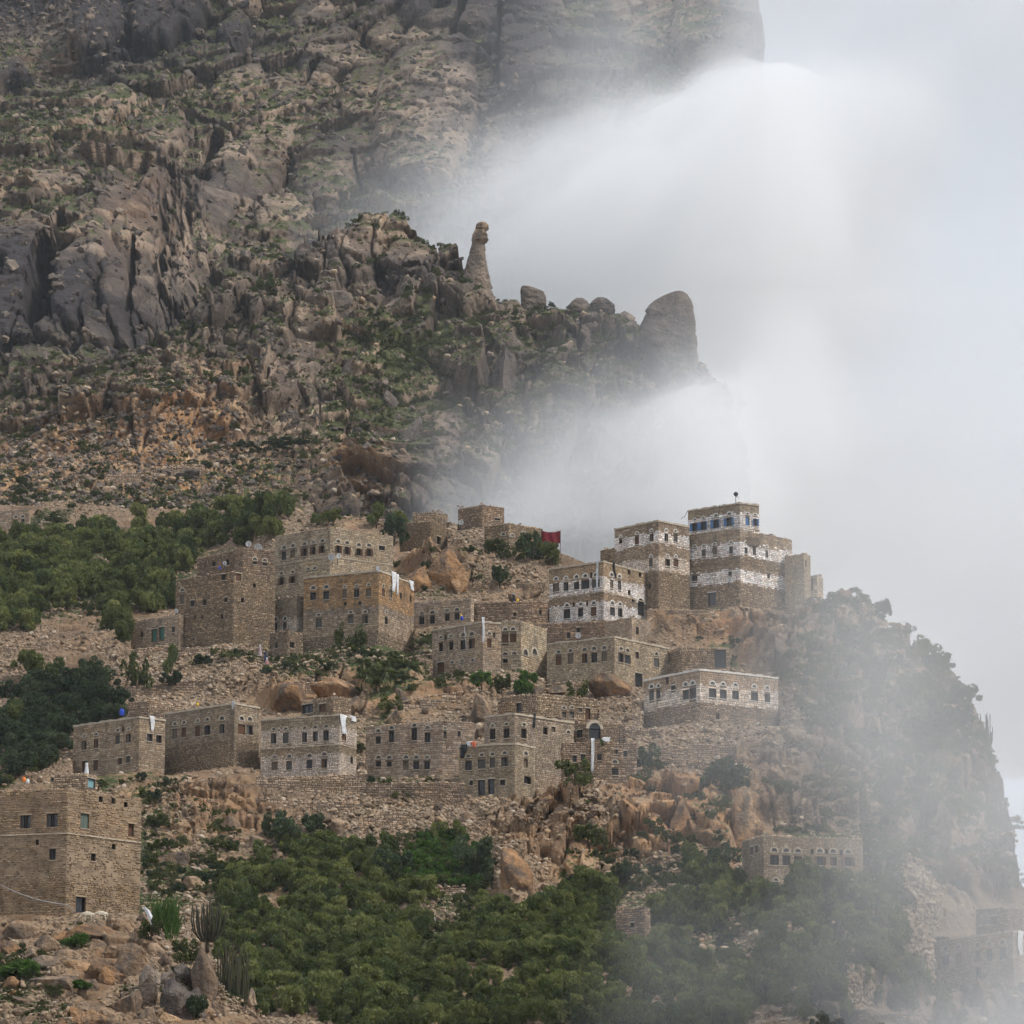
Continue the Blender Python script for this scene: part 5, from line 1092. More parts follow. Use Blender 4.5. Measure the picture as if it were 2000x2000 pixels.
# ---- single shrubs and trees one can point at: (land, x, y of the foot, height px, kind, label, width)
SINGLE = [('village_hill', 665, 1262, 50, SHRUB, 'wispy small tree against the front of the orange-brown house', .6), ('village_hill', 690, 1272, 52, SHRUB, 'rounded shrub at the foot of the orange-brown house', .9),
 ('village_hill', 940, 1358, 40, CROP, 'bright green bush left below the centre row', 1.0), ('village_hill', 980, 1352, 38, SHRUB, 'bushy green shrub in the middle below the centre row', .9), ('village_hill', 1030, 1352, 46, CROP, 'rounded bright green bush right below the centre row', 1.0),
 ('village_hill', 1130, 1365, 42, SHRUB, 'green shrub beside the big boulder below the tan house', .9), ('village_hill', 762, 1395, 36, SHRUB, 'dark round shrub behind the grey ruined house', 1.0),
 ('village_hill', 970, 1088, 42, SHRUB, 'round green tree on the hilltop left of the red cloth', 1.0), ('village_hill', 1040, 1090, 62, DARK, 'tall dark tree on the hilltop below the red cloth', .8), ('village_hill', 1075, 1100, 46, SHRUB, 'green bush at the hilltop edge right of the red cloth', 1.0), ('village_hill', 1008, 1095, 24, SHRUB, 'small bush between the hilltop trees', 1.0),
 ('village_hill', 975, 1150, 40, DARK, 'grey-green shrub in the stony gully at centre', .8), ('village_hill', 770, 1060, 66, DARK, 'dark creeper-clad tree left of the roofless ruin', .6), ('village_hill', 738, 1100, 34, SHRUB, 'leafy shrub at the right end of the broad upper house', .9),
 ('village_hill', 780, 1030, 36, TREE, 'green tree on the skyline left of the hilltop', 1.0), ('village_hill', 735, 1025, 44, TREE, 'tall green tree above the broad upper house', .9), ('village_hill', 650, 1022, 34, TREE, 'green tree just behind the roof of the broad upper house', 1.1), ('village_hill', 620, 1024, 30, TREE, 'lower green tree behind the broad upper house', 1.1),
 ('village_hill', 335, 1325, 60, TREE, 'lone leafy tree on the stony slope below the annex', .55), ('village_hill', 335, 1345, 30, DARK, 'dark low bush at the foot of the lone leafy tree', 1.3), ('village_hill', 265, 1350, 80, SHRUB, 'thin sparse tree left of the lone leafy tree', .5),
 ('village_hill', 580, 1660, 72, DARK, 'large grey-green shrub under the rubble retaining wall', 1.1), ('village_hill', 615, 1625, 42, DARK, 'smaller grey-green shrub touching the large one', 1.0), ('village_hill', 545, 1640, 56, DARK, 'dark half of the grey-green thicket under the wall', .9), ('village_hill', 770, 1730, 74, DARK, 'dark grey bush left of the terraced green plot', .9),
 ('village_hill', 925, 1720, 100, DARK, 'tall dark green tree at the right of the terraced plot', .7), ('village_hill', 860, 1645, 40, TREE, 'upright green tree at the top of the terraced plot', .8), ('village_hill', 895, 1650, 44, TREE, 'second upright green tree at the top of the terraced plot', .7),
 ('village_hill', 1415, 1560, 74, DARK, 'wide dark shrub on top of the orange cliff', 1.0), ('village_hill', 1120, 1590, 52, SHRUB, 'leafy shrub among boulders left of the orange cliff', 1.2), ('village_hill', 1150, 1680, 46, SHRUB, 'green shrub in the gully left of the orange cliff', 1.2), ('village_hill', 1225, 1730, 44, DARK, 'rounded grey-green bush below the orange cliff', 1.0), ('village_hill', 1275, 1660, 34, SHRUB, 'small bush growing out of the orange cliff', 1.0), ('village_hill', 1410, 1720, 66, DARK, 'leafy tree left of the grey house above the grove', .9), ('village_hill', 1265, 1500, 50, DARK, 'dark shrub at the right end of the long wing', .8),
 ('village_hill', 1722, 1222, 40, DARK, 'small lone tree leaning on the misty skyline', .7), ('village_hill', 1665, 1200, 30, SHRUB, 'low tree on the misty cliff top left of the lone tree', 1.2), ('village_hill', 1765, 1285, 24, SHRUB, 'small bush on the misty skyline below the lone tree', 1.0), ('village_hill', 1800, 1315, 44, SHRUB, 'upright bush on the misty skyline', 1.1), ('village_hill', 1835, 1345, 34, SHRUB, 'spreading bush lower on the misty skyline', 1.3), ('village_hill', 1880, 1400, 44, DARK, 'dark bush on the skyline left of the tall succulent', 1.2),
 ('village_hill', 1720, 1360, 70, DARK, 'dark misty thicket on the right slope', 1.3), ('village_hill', 1650, 1300, 50, DARK, 'misty shrub under the cliff edge', 1.3), ('village_hill', 1600, 1440, 60, SHRUB, 'misty shrub on the slope right of the pale house', 1.3), ('village_hill', 1680, 1470, 56, DARK, 'faint bush in the middle of the misty slope', 1.3), ('village_hill', 1800, 1480, 60, DARK, 'faint bush near the misty cliff', 1.3), ('village_hill', 1850, 1500, 70, DARK, 'faint tall bush by the misty cliff edge', 1.1),
 ('village_hill', 60, 1330, 58, TREE, 'green tree at the left edge beside the dark thicket', 1.1), ('village_hill', 105, 1345, 60, TREE, 'second green tree beside the dark thicket', 1.0), ('village_hill', 25, 1420, 60, TREE, 'green tree at the left edge below the dark thicket', 1.0),
 ('foreground_knoll', 300, 1850, 40, SHRUB, 'green shrub on the rocks right of the plastered house', 1.0), ('foreground_knoll', 360, 1880, 44, SHRUB, 'green shrub behind the leaning orange rock', 1.1), ('foreground_knoll', 150, 1858, 26, CROP, 'bright green low bush on the front boulders', 1.8), ('foreground_knoll', 30, 1905, 36, CROP, 'bright green creeping plant at the lower left corner', 2.0), ('foreground_knoll', 70, 1915, 24, CROP, 'low green plant beside the creeping plant', 2.0), ('foreground_knoll', 160, 1945, 20, CROP, 'green tuft on the front stone wall', 2.4), ('foreground_knoll', 110, 1950, 22, SHRUB, 'grey tuft on the front stone wall', 1.4), ('foreground_knoll', 380, 1995, 50, DARK, 'grey-leaved plant at the foot of the leaning rock', .9),
 ('ridge', 550, 895, 20, DARK, 'dark hedge on the upper terrace below the ridge', 2.6), ('ridge', 600, 900, 16, DARK, 'right end of the hedge on the upper terrace', 2.6), ('ridge', 480, 900, 14, DARK, 'left end of the hedge on the upper terrace', 2.4), ('ridge', 530, 640, 34, SHRUB, 'bushy tree left of the big leaning boulder', 1.1), ('ridge', 412, 575, 24, SHRUB, 'bright bush on the pale cliff ledge', 1.0)]
for (ld, x, y, hp, kd, lb, wd) in SINGLE: tree('tree' if 'tree' in lb else 'shrub', ld, x, y, hp, kd, lb, 'tree' if 'tree' in lb else 'shrub', None, wd, -1.0 if ld != 'ridge' else -3.)
# the dark prickly thicket on the left
DKP = [(0, 1345), (60, 1325), (140, 1335), (172, 1300), (205, 1335), (262, 1368), (238, 1396), (142, 1405), (138, 1450), (60, 1500), (0, 1490)]
for (x, y) in sample(DKP, 30, 18): 
    if not near_house(x, y, 0, 4, 0): tree('thicket_shrub', 'village_hill', x, y + 14, random.uniform(34, 50), DARK, 'dark grey-green shrub of the thicket left of the lower row', 'shrub', 'dark thicket left of the lower row', 1.1)
for (x, y) in sample([(800, 1650), (930, 1650), (930, 1740), (790, 1740)], 17, 11): tree('crop_plant', 'village_hill', x, y, random.uniform(20, 32), CROP, 'leafy bright green crop plant on the terraced plot', 'plant', 'crop plants on the terraced plot', 1.1)
src_tree = crowns_in_scene(TREE); src_shrub = crowns_in_scene(SHRUB) + crowns_in_scene(DARK)[:1]
instancer('woodland', pts, scl, rot, src_tree)
def plant_scrub(name, landname, n, smin, smax, thr, dens=None, objs=None):
    l = LAND[landname]; nr, nc = l['P'].shape[:2]
    i = rng.integers(2, nr, n * 8); j = rng.integers(0, nc, n * 8)
    wgt = l['attrs']['veg'][i, j] + .24 * (rng.random(n * 8) - .5)
    if dens is not None: wgt = wgt + dens(l['PX'][i, j], l['PY'][i, j])
    ok = wgt > thr; i, j = i[ok][:n], j[ok][:n]
    P = l['P'][i, j] + rng.normal(0, .3, (len(i), 3)) * np.array([1, 0, 0])
    px, py = l['PX'][i, j], l['PY'][i, j]
    bad = np.zeros(len(i), bool)
    for h in HOUSES:
        tx, ty, by, fy = h['fac']; bad |= (px > tx[0] - 4) & (px < tx[2] + 4) & (py > ty.min() - 4) & (py < by.max() + 10)
    P = P[~bad]; s = smin + (smax - smin) * rng.random(len(P)) ** 2.5
    w_ = s * rng.uniform(1, 1.6, len(P))
    instancer(name, P - EZ * .05 * s[:, None], np.stack([w_, w_, s], 1), np.stack([P[:, 0] * 0, P[:, 0] * 0, rng.uniform(0, 6.28, len(P))], 1), objs or src_shrub)
plant_scrub('mountain_scrub', 'mountain', 4200, .5, 1.6, .58, None, crowns_in_scene(SHRUB))
plant_scrub('ridge_scrub', 'ridge', 3600, .4, 1.5, .50, lambda x, y: .1 * smooth(1000, 900, y), crowns_in_scene(SHRUB))
plant_scrub('hill_scrub', 'village_hill', 8500, .3, 1.5, .47, lambda x, y: .22 * smooth(1480, 1620, x) - .2 * (y > 1740))
plant_scrub('knoll_scrub', 'foreground_knoll', 500, .15, .6, .5)
# rubble: stones too small to pick apart
def plant_rubble(name, landname, n, smin, smax, dens, objs):
    l = LAND[landname]; nr, nc = l['P'].shape[:2]
    i = rng.integers(2, nr, n * 6); j = rng.integers(0, nc, n * 6); px, py = l['PX'][i, j], l['PY'][i, j]
    ok = rng.random(n * 6) < dens(px, py, l['attrs'], i, j); i, j = i[ok][:n], j[ok][:n]; px, py = px[ok][:n], py[ok][:n]
    bad = np.zeros(len(i), bool)
    for h in HOUSES:
        tx, ty, by, fy = h['fac']; bad |= (px > tx[0] - 1) & (px < tx[2] + 1) & (py > np.interp(px, tx, ty) - 2) & (py < np.interp(px, tx, by) - 2)
    P = l['P'][i, j][~bad]; s = smin * (smax / smin) ** (rng.random(len(P)) ** 2)
    P = P + rng.uniform(-.3, .3, (len(P), 3)) * np.array([1, 0, .3])
    instancer(name, P, np.stack([s * rng.uniform(.8, 1.3, len(P)), s, s * rng.uniform(.5, .9, len(P))], 1), rng.uniform(-.5, 6.28, (len(P), 3)) * np.array([.15, .15, 1]), objs)
sm_rocks = []
for k in range(5):
    me = rock_mesh('rubble_stone', 990 + k, 1 if k < 4 else 2, M_rubble, 6, .12); 
    o = boulder('village_hill', 620 + 16 * k, 1290 + (k % 2) * 6, 9, 7, M_b_vil); o.data = me; o.name = 'stone'; sm_rocks.append(o)
plant_rubble('rubble_hill', 'village_hill', 60000, .12, .48, lambda x, y, a, i, j: np.clip(a['rubble'][i, j] * .8 - .3 * (y > 1740) - .35 * smooth(1480, 1700, x) + .6 * blob(x, y, 620, 1300, 150, 28) + .5 * blob(x, y, 1230, 1430, 180, 45) + .4 * blob(x, y, 240, 1330, 110, 22) + 1.2 * path_field(x, y), 0.03, 1) * (y > 985), sm_rocks)
far_rocks = [o for o in bpy.data.objects if o.name.startswith('boulder') and o.data.materials and o.data.materials[0] == M_b_far][:8]
plant_rubble('rubble_ridge', 'ridge', 9000, .25, .9, lambda x, y, a, i, j: np.clip(.2 + a['warm'][i, j], 0, 1), far_rocks + sm_rocks[:3])
plant_rubble('rubble_mountain', 'mountain', 9000, .5, 1.7, lambda x, y, a, i, j: np.clip(.12 + .9 * blob(x, y, 40, 40, 200, 120) + .5 * blob(x, y, 960, 350, 90, 110) + .3 * (a['pale'][i, j] > .3), 0, 1), far_rocks)
plant_rubble('rubble_knoll', 'foreground_knoll', 5000, .07, .28, lambda x, y, a, i, j: np.clip(a['rubble'][i, j], .1, 1), sm_rocks)
# candelabra succulents
def succulent(landname, px, py, hp, wp, label, n=34, Y=None):
    g = ground(landname, px, py) if Y is None else at(px, py, Y); s = g[1] / F; H_, W_ = hp * s, wp * s
    root = empty('candelabra_succulent', g, label, 'succulent'); r = random.Random(int(px)); mb = MB(); tk = MB()
    for k in range(n):
        a = r.uniform(0, 6.28); q = W_ / 2 * math.sqrt(r.random()); x, y = q * math.cos(a), q * math.sin(a); h_ = H_ * r.uniform(.55, 1.) * (1 - .25 * q / W_); x += r.uniform(-.1, .1)
        mb.tube([(x * .35, y * .35, H_ * .12), (x * .85, y * .85, H_ * .3), (x, y, H_ * .5), (x * 1.02 + r.uniform(-.12, .12), y * 1.02, h_ * .95), (x * 1.02 + r.uniform(-.16, .16), y * 1.02, h_)], [.06, .07, .075, .065, .015], 5)
    tk.tube([(0, 0, -.4), (0, 0, H_ * .12), (0, 0, H_ * .3)], [.22, .2, .1], 7)
    o = link('stems', mb.me('stems', [M_euph]), root); tag(o, kind='stuff'); link('trunk', tk.me('trunk', [M_bark], True), root)
succulent('foreground_knoll', 405, 1852, 104, 66, 'cluster of tall grey-green column succulents behind the leaning rock', 40, 392)
succulent('foreground_knoll', 455, 2010, 185, 62, 'tallest cluster of column succulents at the right edge of the front rocks', 44, 360)
succulent('village_hill', 1925, 1500, 100, 30, 'tall column succulent silhouetted on the misty right skyline', 16)
# reeds
def reeds(px, py, hp, wp, label, Y):
    g = at(px, py, Y); s = Y / F; root = empty('reed_clump', g, label, 'reeds'); r = random.Random(5); V = []; Fc = []; lf = []
    for k in range(260):
        a = r.uniform(0, 6.28); q = wp * s / 2 * r.random() ** .5; b = np.array([q * math.cos(a), q * math.sin(a) * .6, r.uniform(0, .5) * hp * s]); h_ = hp * s * r.uniform(.3, .6)
        ln = np.array([r.uniform(-.4, .4), r.uniform(-.3, .3), 1]) * h_; sd = np.array([.035, .02, 0]); o = len(V)
        V += [b - sd, b + sd, b + ln * .6 + sd * .8, b + ln + np.array([r.uniform(-.2, .2), 0, -.12]), b + ln * .6 - sd * .8]; Fc.append((o, o + 1, o + 2, o + 3, o + 4)); lf += [r.random()] * 5
    o = link('blades', mesh('blades', V, Fc, [M_leafb], False, None, {'leaf': lf}), root); tag(o, kind='stuff')
reeds(322, 1838, 100, 60, 'green reed clump beside the white cloth at the plastered house', 386)

# ------------------------------------------------------------------ things on and about the houses
def on_face(hi, px, py, out=0.):
    h = HOUSES[hi]; c = h['c']; f = h['faces'][0 if px < tp(c, h['C'])[0] else 1]; u, v, t = f.hit(px, py); return f, u, v, f.p(u, v, out)
def hidx(s): return next(i for i, h in enumerate(HOUSES) if s in h['label'])
def cloth(px, py0, wp, hp, hi, label, mat=M_cloth, seed=1, lean=0.):
    """cloth hung over the edge of a roof: pleated strip with thickness, a fold lying on the wall head"""
    f, u, v, p = on_face(hi, px, py0, .14); s = p[1] / F; r = random.Random(seed); wd, ht = wp * s / max(.4, abs(f.eu[0])), hp * s
    nu, nv = 9, 14; V = []; org = p
    for th in (0, .03):
        for j in range(nv + 1):
            t = j / nv
            for i in range(nu + 1):
                q = (i / nu - .5) * wd * (1 - .45 * t - .12 * math.sin(5 * t + seed)) + lean * t * ht + .12 * wd * math.sin(4 * t + seed * 2)
                d = .05 * math.sin(i * 2.1 + seed) + .03 * math.sin(i * 3.7 + j * .4) + .05 * t
                if j == 0: V.append(f.eu * q - f.n * (.45 - th) + EZ * (.08 + th))
                else: V.append(f.eu * q + f.n * (d + th) - EZ * ht * (j - 1) / (nv - 1) * (1 - .08 * math.sin(i * 1.7 + seed)))
    m = (nu + 1) * (nv + 1); Fc = []
    for j in range(nv):
        for i in range(nu):
            a = j * (nu + 1) + i; Fc.append((a, a + nu + 1, a + nu + 2, a + 1)); Fc.append((m + a, m + a + 1, m + a + nu + 2, m + a + nu + 1))
    o = link('cloth', mesh('cloth', V, Fc, [mat], True)); o.location = org
    return tag(o, label, 'cloth')
o5 = hidx('orange-brown stone'); gw = hidx('grey house with two long'); ww = hidx('white-banded'); r1 = hidx('long tan house'); r2 = hidx('dark stone house'); r3 = hidx('pale two-storey'); lw = hidx('long low brown wing'); m4 = hidx('misty house with arched'); tier = hidx('upper tier'); tt = hidx('twin dark doorways'); tw = hidx('top storey'); pl = hidx('plastered rubble')
cloth(740, 1107, 7, 12, o5, 'small white cloth on the near corner of the orange-brown house', seed=2)
cloth(767, 1117, 9, 38, o5, 'long white cloth hanging down the side of the orange-brown house', seed=3)
cloth(775, 1122, 4, 40, o5, 'thin white strip beside the long cloth of the orange-brown house', seed=4)
cloth(803, 1135, 9, 18, o5, 'short white cloth at the far end of the orange-brown house', seed=5)
cloth(943, 1206, 6, 50, gw, 'long white cloth over the near corner of the grey house', seed=6)
cloth(1168, 1095, 5, 60, ww, 'thin grey-white streak of cloth down the front of the white-banded house', seed=7)
cloth(1197, 1098, 4, 30, ww, 'dark cloth strip over the edge of the white-banded house', M_darkcl, 8, .15)
cloth(296, 1399, 9, 28, r1, 'white pointed cloth on the long tan house', seed=9)
cloth(457, 1370, 6, 16, r2, 'small white cloth on the corner of the dark stone house', seed=10)
cloth(670, 1397, 12, 36, r3, 'white cloth streaking down the corner of the pale two-storey house', seed=11)
cloth(688, 1399, 12, 10, r3, 'white bundle of cloth on the roof of the pale two-storey house', seed=12)
cloth(1157, 1443, 8, 66, lw, 'long white cloth hanging in front of the long low wing', seed=13)
cloth(1185, 1441, 18, 8, lw, 'white bundled cloth on the wall head of the long low wing', seed=14)
cloth(1175, 1444, 7, 14, lw, 'green and red cloth over the wall of the long low wing', M_leafb, 15)
cloth(905, 1455, 14, 26, tt, 'dark cloth at the left edge of the two-tier house', M_darkcl, 16)
cloth(917, 1449, 10, 8, tt, 'white part of the laundry on the two-tier house', seed=17)
cloth(926, 1449, 10, 12, tt, 'red cloth of the laundry on the two-tier house', M_redw, 18)
cloth(1042, 1394, 5, 28, tier, 'dark green cloth hanging from the upper tier', M_darkcl, 19)
cloth(1990, 1818, 14, 46, m4, 'white cloth on the corner of the misty lower right house', seed=20)
rt = hidx('beside the red cloth')
# the red cloth hangs on its own poles at the hilltop edge
def frame_cloth():
    Y = HOUSES[rt]['Y'] + 1.5; s = Y / F
    root = empty('red_screen', at(1076, 1068, Y), 'dark red fabric screen on poles at the hilltop edge', 'screen'); V = []; Fc = []
    w_, h_ = 38 * s, 30 * s
    for th in (0, .04):
        for j in range(9):
            for i in range(11):
                V.append((w_ * (i / 10 - .5), .12 * math.sin(i * 1.6 + j * .3) + th, h_ * (.25 + .85 * j / 8) - (.25 if j == 8 else .1) * math.sin(math.pi * i / 10)))
    for j in range(8):
        for i in range(10):
            a = j * 11 + i; Fc += [(a, a + 1, a + 12, a + 11), (99 + a, 99 + a + 11, 99 + a + 12, 99 + a + 1)]
    link('fabric', mesh('fabric', V, Fc, [M_red], True), root)
    for sg in (-1, 1):
        mb = MB(); mb.tube([(sg * w_ / 2, 0, -1.5), (sg * w_ / 2, 0, h_ * 1.12)], .05, 6); link('pole', mb.me('pole', [M_bark]), root)
frame_cloth()
def dish(px, py, dp, Y, label, yaw=0.):
    s = Y / F; r = dp * s / 2; root = empty('satellite_dish', at(px, py, Y), label, 'satellite dish', 'satellite dishes on the roofs'); root.rotation_euler = (0, 0, yaw)
    b = MB(); n, m = 14, 4; vs = [(0, 0, 0)]
    for th in (0, .03):
        pass
    rings = [[(r * k / m * math.cos(2 * math.pi * i / n), -.28 * r * (k / m) ** 2 + .0, r * k / m * math.sin(2 * math.pi * i / n)) for i in range(n)] for k in range(1, m + 1)]
    V = [(0, 0, 0)] + [p for q in rings for p in q]; V2 = [(x, y + .03, z) for x, y, z in V]
    Fc = [(0, 1 + (i + 1) % n, 1 + i) for i in range(n)] + [(1 + k * n + i, 1 + k * n + (i + 1) % n, 1 + (k + 1) * n + (i + 1) % n, 1 + (k + 1) * n + i) for k in range(m - 1) for i in range(n)]
    N0 = len(V); Fc2 = [tuple(i + N0 for i in reversed(f)) for f in Fc]
    rim = [(N0 - n + i, N0 - n + (i + 1) % n, 2 * N0 - n + (i + 1) % n, 2 * N0 - n + i) for i in range(n)]
    o = link('reflector', mesh('reflector', V + V2, Fc + Fc2 + rim, [M_metal], True), root); o.rotation_euler = (.35, 0, 0)
    a = MB(); a.tube([(0, -.25 * r, -.9 * r), (0, -1.0 * r, -.35 * r), (0, -1.05 * r, .1 * r)], .03 * max(1, r), 5); link('feed_arm', a.me('feed_arm', [M_dark]), root)
    a = MB(); a.tube([(0, .06, 0), (0, .25, -.3 * r), (0, .25, -r - .9)], .045, 6); link('mast', a.me('mast', [M_dark]), root)
hy = lambda k, d=1.: HOUSES[k]['Y'] + d
rs = hidx('ruined rubble storey'); bk = hidx('bulky brown')
dish(485, 1062, 12, hy(rs, .6), 'white satellite dish upright on the ruined rubble storey', .3); dish(505, 1070, 18, hy(rs, 1.6), 'grey satellite dish half hidden on the ruined rubble storey', -.4)
dish(439, 1100, 9, hy(bk, .4), 'small white satellite dish on the bulky brown house'); dish(344, 1193, 9, hy(hidx('two green doors'), .6), 'small satellite dish on the grey annex with green doors')
dish(648, 1088, 15, hy(o5, 3), 'wide white satellite dish behind the orange-brown house', -.3); dish(661, 1086, 10, hy(o5, 3.5), 'second white dish touching the wide one behind the orange-brown house', .5)
dish(1165, 1151, 11, HOUSES[ww]['Y'] - .5, 'round white satellite dish on the front of the white-banded house', .2); dish(1129, 1241, 12, hy(hidx('tan stone house with five')) - .2, 'white satellite dish on the roof of the tan stone house', .1)
dish(900, 1020, 11, hy(hidx('roofless rubble ruin'), -2), 'white satellite dish below the hilltop ruin', .2); dish(1424, 1132, 10, HOUSES[hidx('lower storeys')]['Y'] - .1, 'white satellite dish low on the tallest tower', .2)
# loudspeaker-like dark thing on the tower
def horn():
    Y = HOUSES[tw]['Y'] + .8; root = empty('loudspeaker', at(1437, 976, Y), 'dark horn loudspeaker on the roof edge of the tallest tower', 'loudspeaker')
    b = MB(); b.tube([(0, -.55, .75), (0, -.35, .75), (0, .0, .75), (0, .25, .75)], [.36, .22, .09, .13], 12); link('horn', b.me('horn', [M_dark], True), root)
    b = MB(); b.tube([(0, 0, -1.), (0, 0, .75)], .05, 6); link('mast', b.me('mast', [M_dark]), root)
    b = MB(); b.tube([(0, 0, .5), (.45, -.05, .35)], .04, 5); link('bracket', b.me('bracket', [M_dark]), root)
horn()
def can(px, py, Y, label, mat, hp=7, name='jerrycan'):
    s = Y / F; h_ = hp * s; w_ = h_ * .75; root = empty(name, at(px, py, Y), label, name.replace('_', ' ')); b = MB()
    b.tube([(0, 0, 0), (0, 0, .04 * h_), (0, 0, .75 * h_), (0, 0, .9 * h_)], [w_ * .45, w_ * .5, w_ * .5, w_ * .3], 10); link('body', b.me('body', [mat], True), root)
    b = MB(); b.tube([(0, 0, .88 * h_), (0, 0, h_)], w_ * .14, 8); link('cap', b.me('cap', [M_dark]), root)
    b = MB(); b.tube([(-w_ * .3, 0, .85 * h_), (-w_ * .3, 0, 1.05 * h_), (w_ * .1, 0, 1.05 * h_)], w_ * .06, 5); link('handle', b.me('handle', [mat]), root)
Yc = lambda x, y: float(ground('village_hill', x, y)[1])
can(1011, 1176, Yc(1011, 1176) - 1, 'yellow jerrycan in front of the dark cave at centre', M_yellow); can(901, 1206, HOUSES[hidx('four arched windows behind')]['Y'] - 2, 'yellow jerrycan on the flat roof at centre', M_yellow, 6)
can(902, 1211, HOUSES[gw]['Y'] + 2, 'blue plastic drum on the flat roof at centre', M_bluep, 8, 'plastic_drum'); can(238, 1397, HOUSES[r1]['Y'] + 5, 'blue plastic drum behind the long tan house', M_bluep, 13, 'plastic_drum'); can(429, 1112, HOUSES[bk]['Y'] + .6, 'small blue bucket on the bulky brown house', M_bluep, 6, 'bucket')
can(386, 1378, HOUSES[r2]['Y'] + 4, 'yellow jerrycan on the roof of the dark stone house', M_yellow, 6); can(47, 1526, 373 + 4, 'orange plastic basin on the roof of the plastered house', M_orangep, 9, 'basin'); can(54, 1530, 373 + 4, 'white bucket beside the orange basin', M_metal, 9, 'bucket')
can(790, 1818, Yc(790, 1818), 'orange plastic bag among the grove stones', M_orangep, 7, 'bag')
def pole(p0, p1, r, name, label, mat=M_pole, cat='pole'):
    a, b = np.array(p0), np.array(p1); mb = MB(); mb.tube([(0, 0, 0), (b - a) * .5, b - a], [r, r * .95, r * .85], 6); o = link(name, mb.me(name, [mat], True)); o.location = a; tag(o, label, cat)
Yg = HOUSES[gw]['Y']; pole(at(911, 1276, Yg - .8), at(907, 1224, Yg - .5), .055, 'pole', 'thin white pole leaning on the grey house front')
pole(at(716, 1265, Y_hill(716, 1265) - 2), at(740, 1250, Y_hill(740, 1250) - 2), .08, 'pole', 'wooden beam leaning on the rubble below the orange-brown house', M_bark, 'beam')
Yt = HOUSES[tw]['Y']; pole(at(1403, 1008, Yt - .5), at(1406, 985, Yt - .5), .05, 'pole', 'dark pipe on the top storey of the tallest tower', M_dark, 'pipe'); pole(at(1390, 1082, HOUSES[tw]['Y'] - 1), at(1399, 1040, HOUSES[tw]['Y'] - .8), .05, 'pole', 'dark pipe slanting down the lower storeys of the tallest tower', M_dark, 'pipe')
# cable across the plastered house
def cable():
    A, B = at(-60, 1690, 366.), at(132, 1767, 367.5); C = at(148, 1783, 368.5); pts = []
    for k in range(15):
        t = k / 14; p = A + (B - A) * t; p[2] -= 1.3 * 4 * t * (1 - t) * .55; pts.append(p - A)
    pts.append(C - A); mb = MB(); mb.tube(pts, .045, 6); o = link('cable', mb.me('cable', [M_pole], True)); o.location = A; tag(o, 'grey cable sagging across the front of the plastered house', 'cable')
    A = at(1344, 996, HOUSES[tw]['Y'] + 1); B = at(1330, 1014, HOUSES[hidx('brown striped')]['Y'] + 3); mb = MB(); mb.tube([(0, 0, 0), (B - A) * .5 - EZ * .3, B - A], .04, 5); o = link('cable', mb.me('cable', [M_dark])); o.location = A; tag(o, 'dark wire between the two tower roofs', 'cable')
cable()
def sheet():
    Y = Yc(840, 1806) - 1.5; s = Y / F; V = []; Fc = []
    for th in (0, .03):
        for j in range(8):
            for i in range(10): V.append(((i / 9 - .5) * 30 * s * (1 - .4 * j / 7), .3 * math.sin(i * 1.3 + j) * .4 + .5 * j / 7 + th, j / 7 * 20 * s + .15 * math.sin(i * 2.)))
    for j in range(7):
        for i in range(9):
            a = j * 10 + i; Fc += [(a, a + 1, a + 11, a + 10), (80 + a, 80 + a + 10, 80 + a + 11, 80 + a + 1)]
    o = link('tarpaulin', mesh('tarpaulin', V, Fc, [M_metal], True)); o.location = at(840, 1808, Y); tag(o, 'crumpled light grey tarpaulin in the green grove', 'tarpaulin')
sheet()
def hung():
    s = 372 / F; V = []; Fc = []; pts = [(281, 1772), (288, 1778), (294, 1792), (300, 1806)]
    for th in (0, .04):
        for k, (x, y) in enumerate(pts):
            for i in range(5): V.append(at(x + (i - 2) * 2.4, y + 1.2 * math.sin(i * 2 + k), 366.5 + th + .1 * math.sin(i * 2.2)) - at(288, 1790, 366.5))
    for k in range(3):
        for i in range(4):
            a = k * 5 + i; Fc += [(a, a + 5, a + 6, a + 1), (20 + a, 20 + a + 1, 20 + a + 6, 20 + a + 5)]
    o = link('cloth', mesh('cloth', V, Fc, [M_cloth], True)); o.location = at(288, 1790, 366.5); tag(o, 'white cloth draped over stones right of the two sheep', 'cloth')
hung()
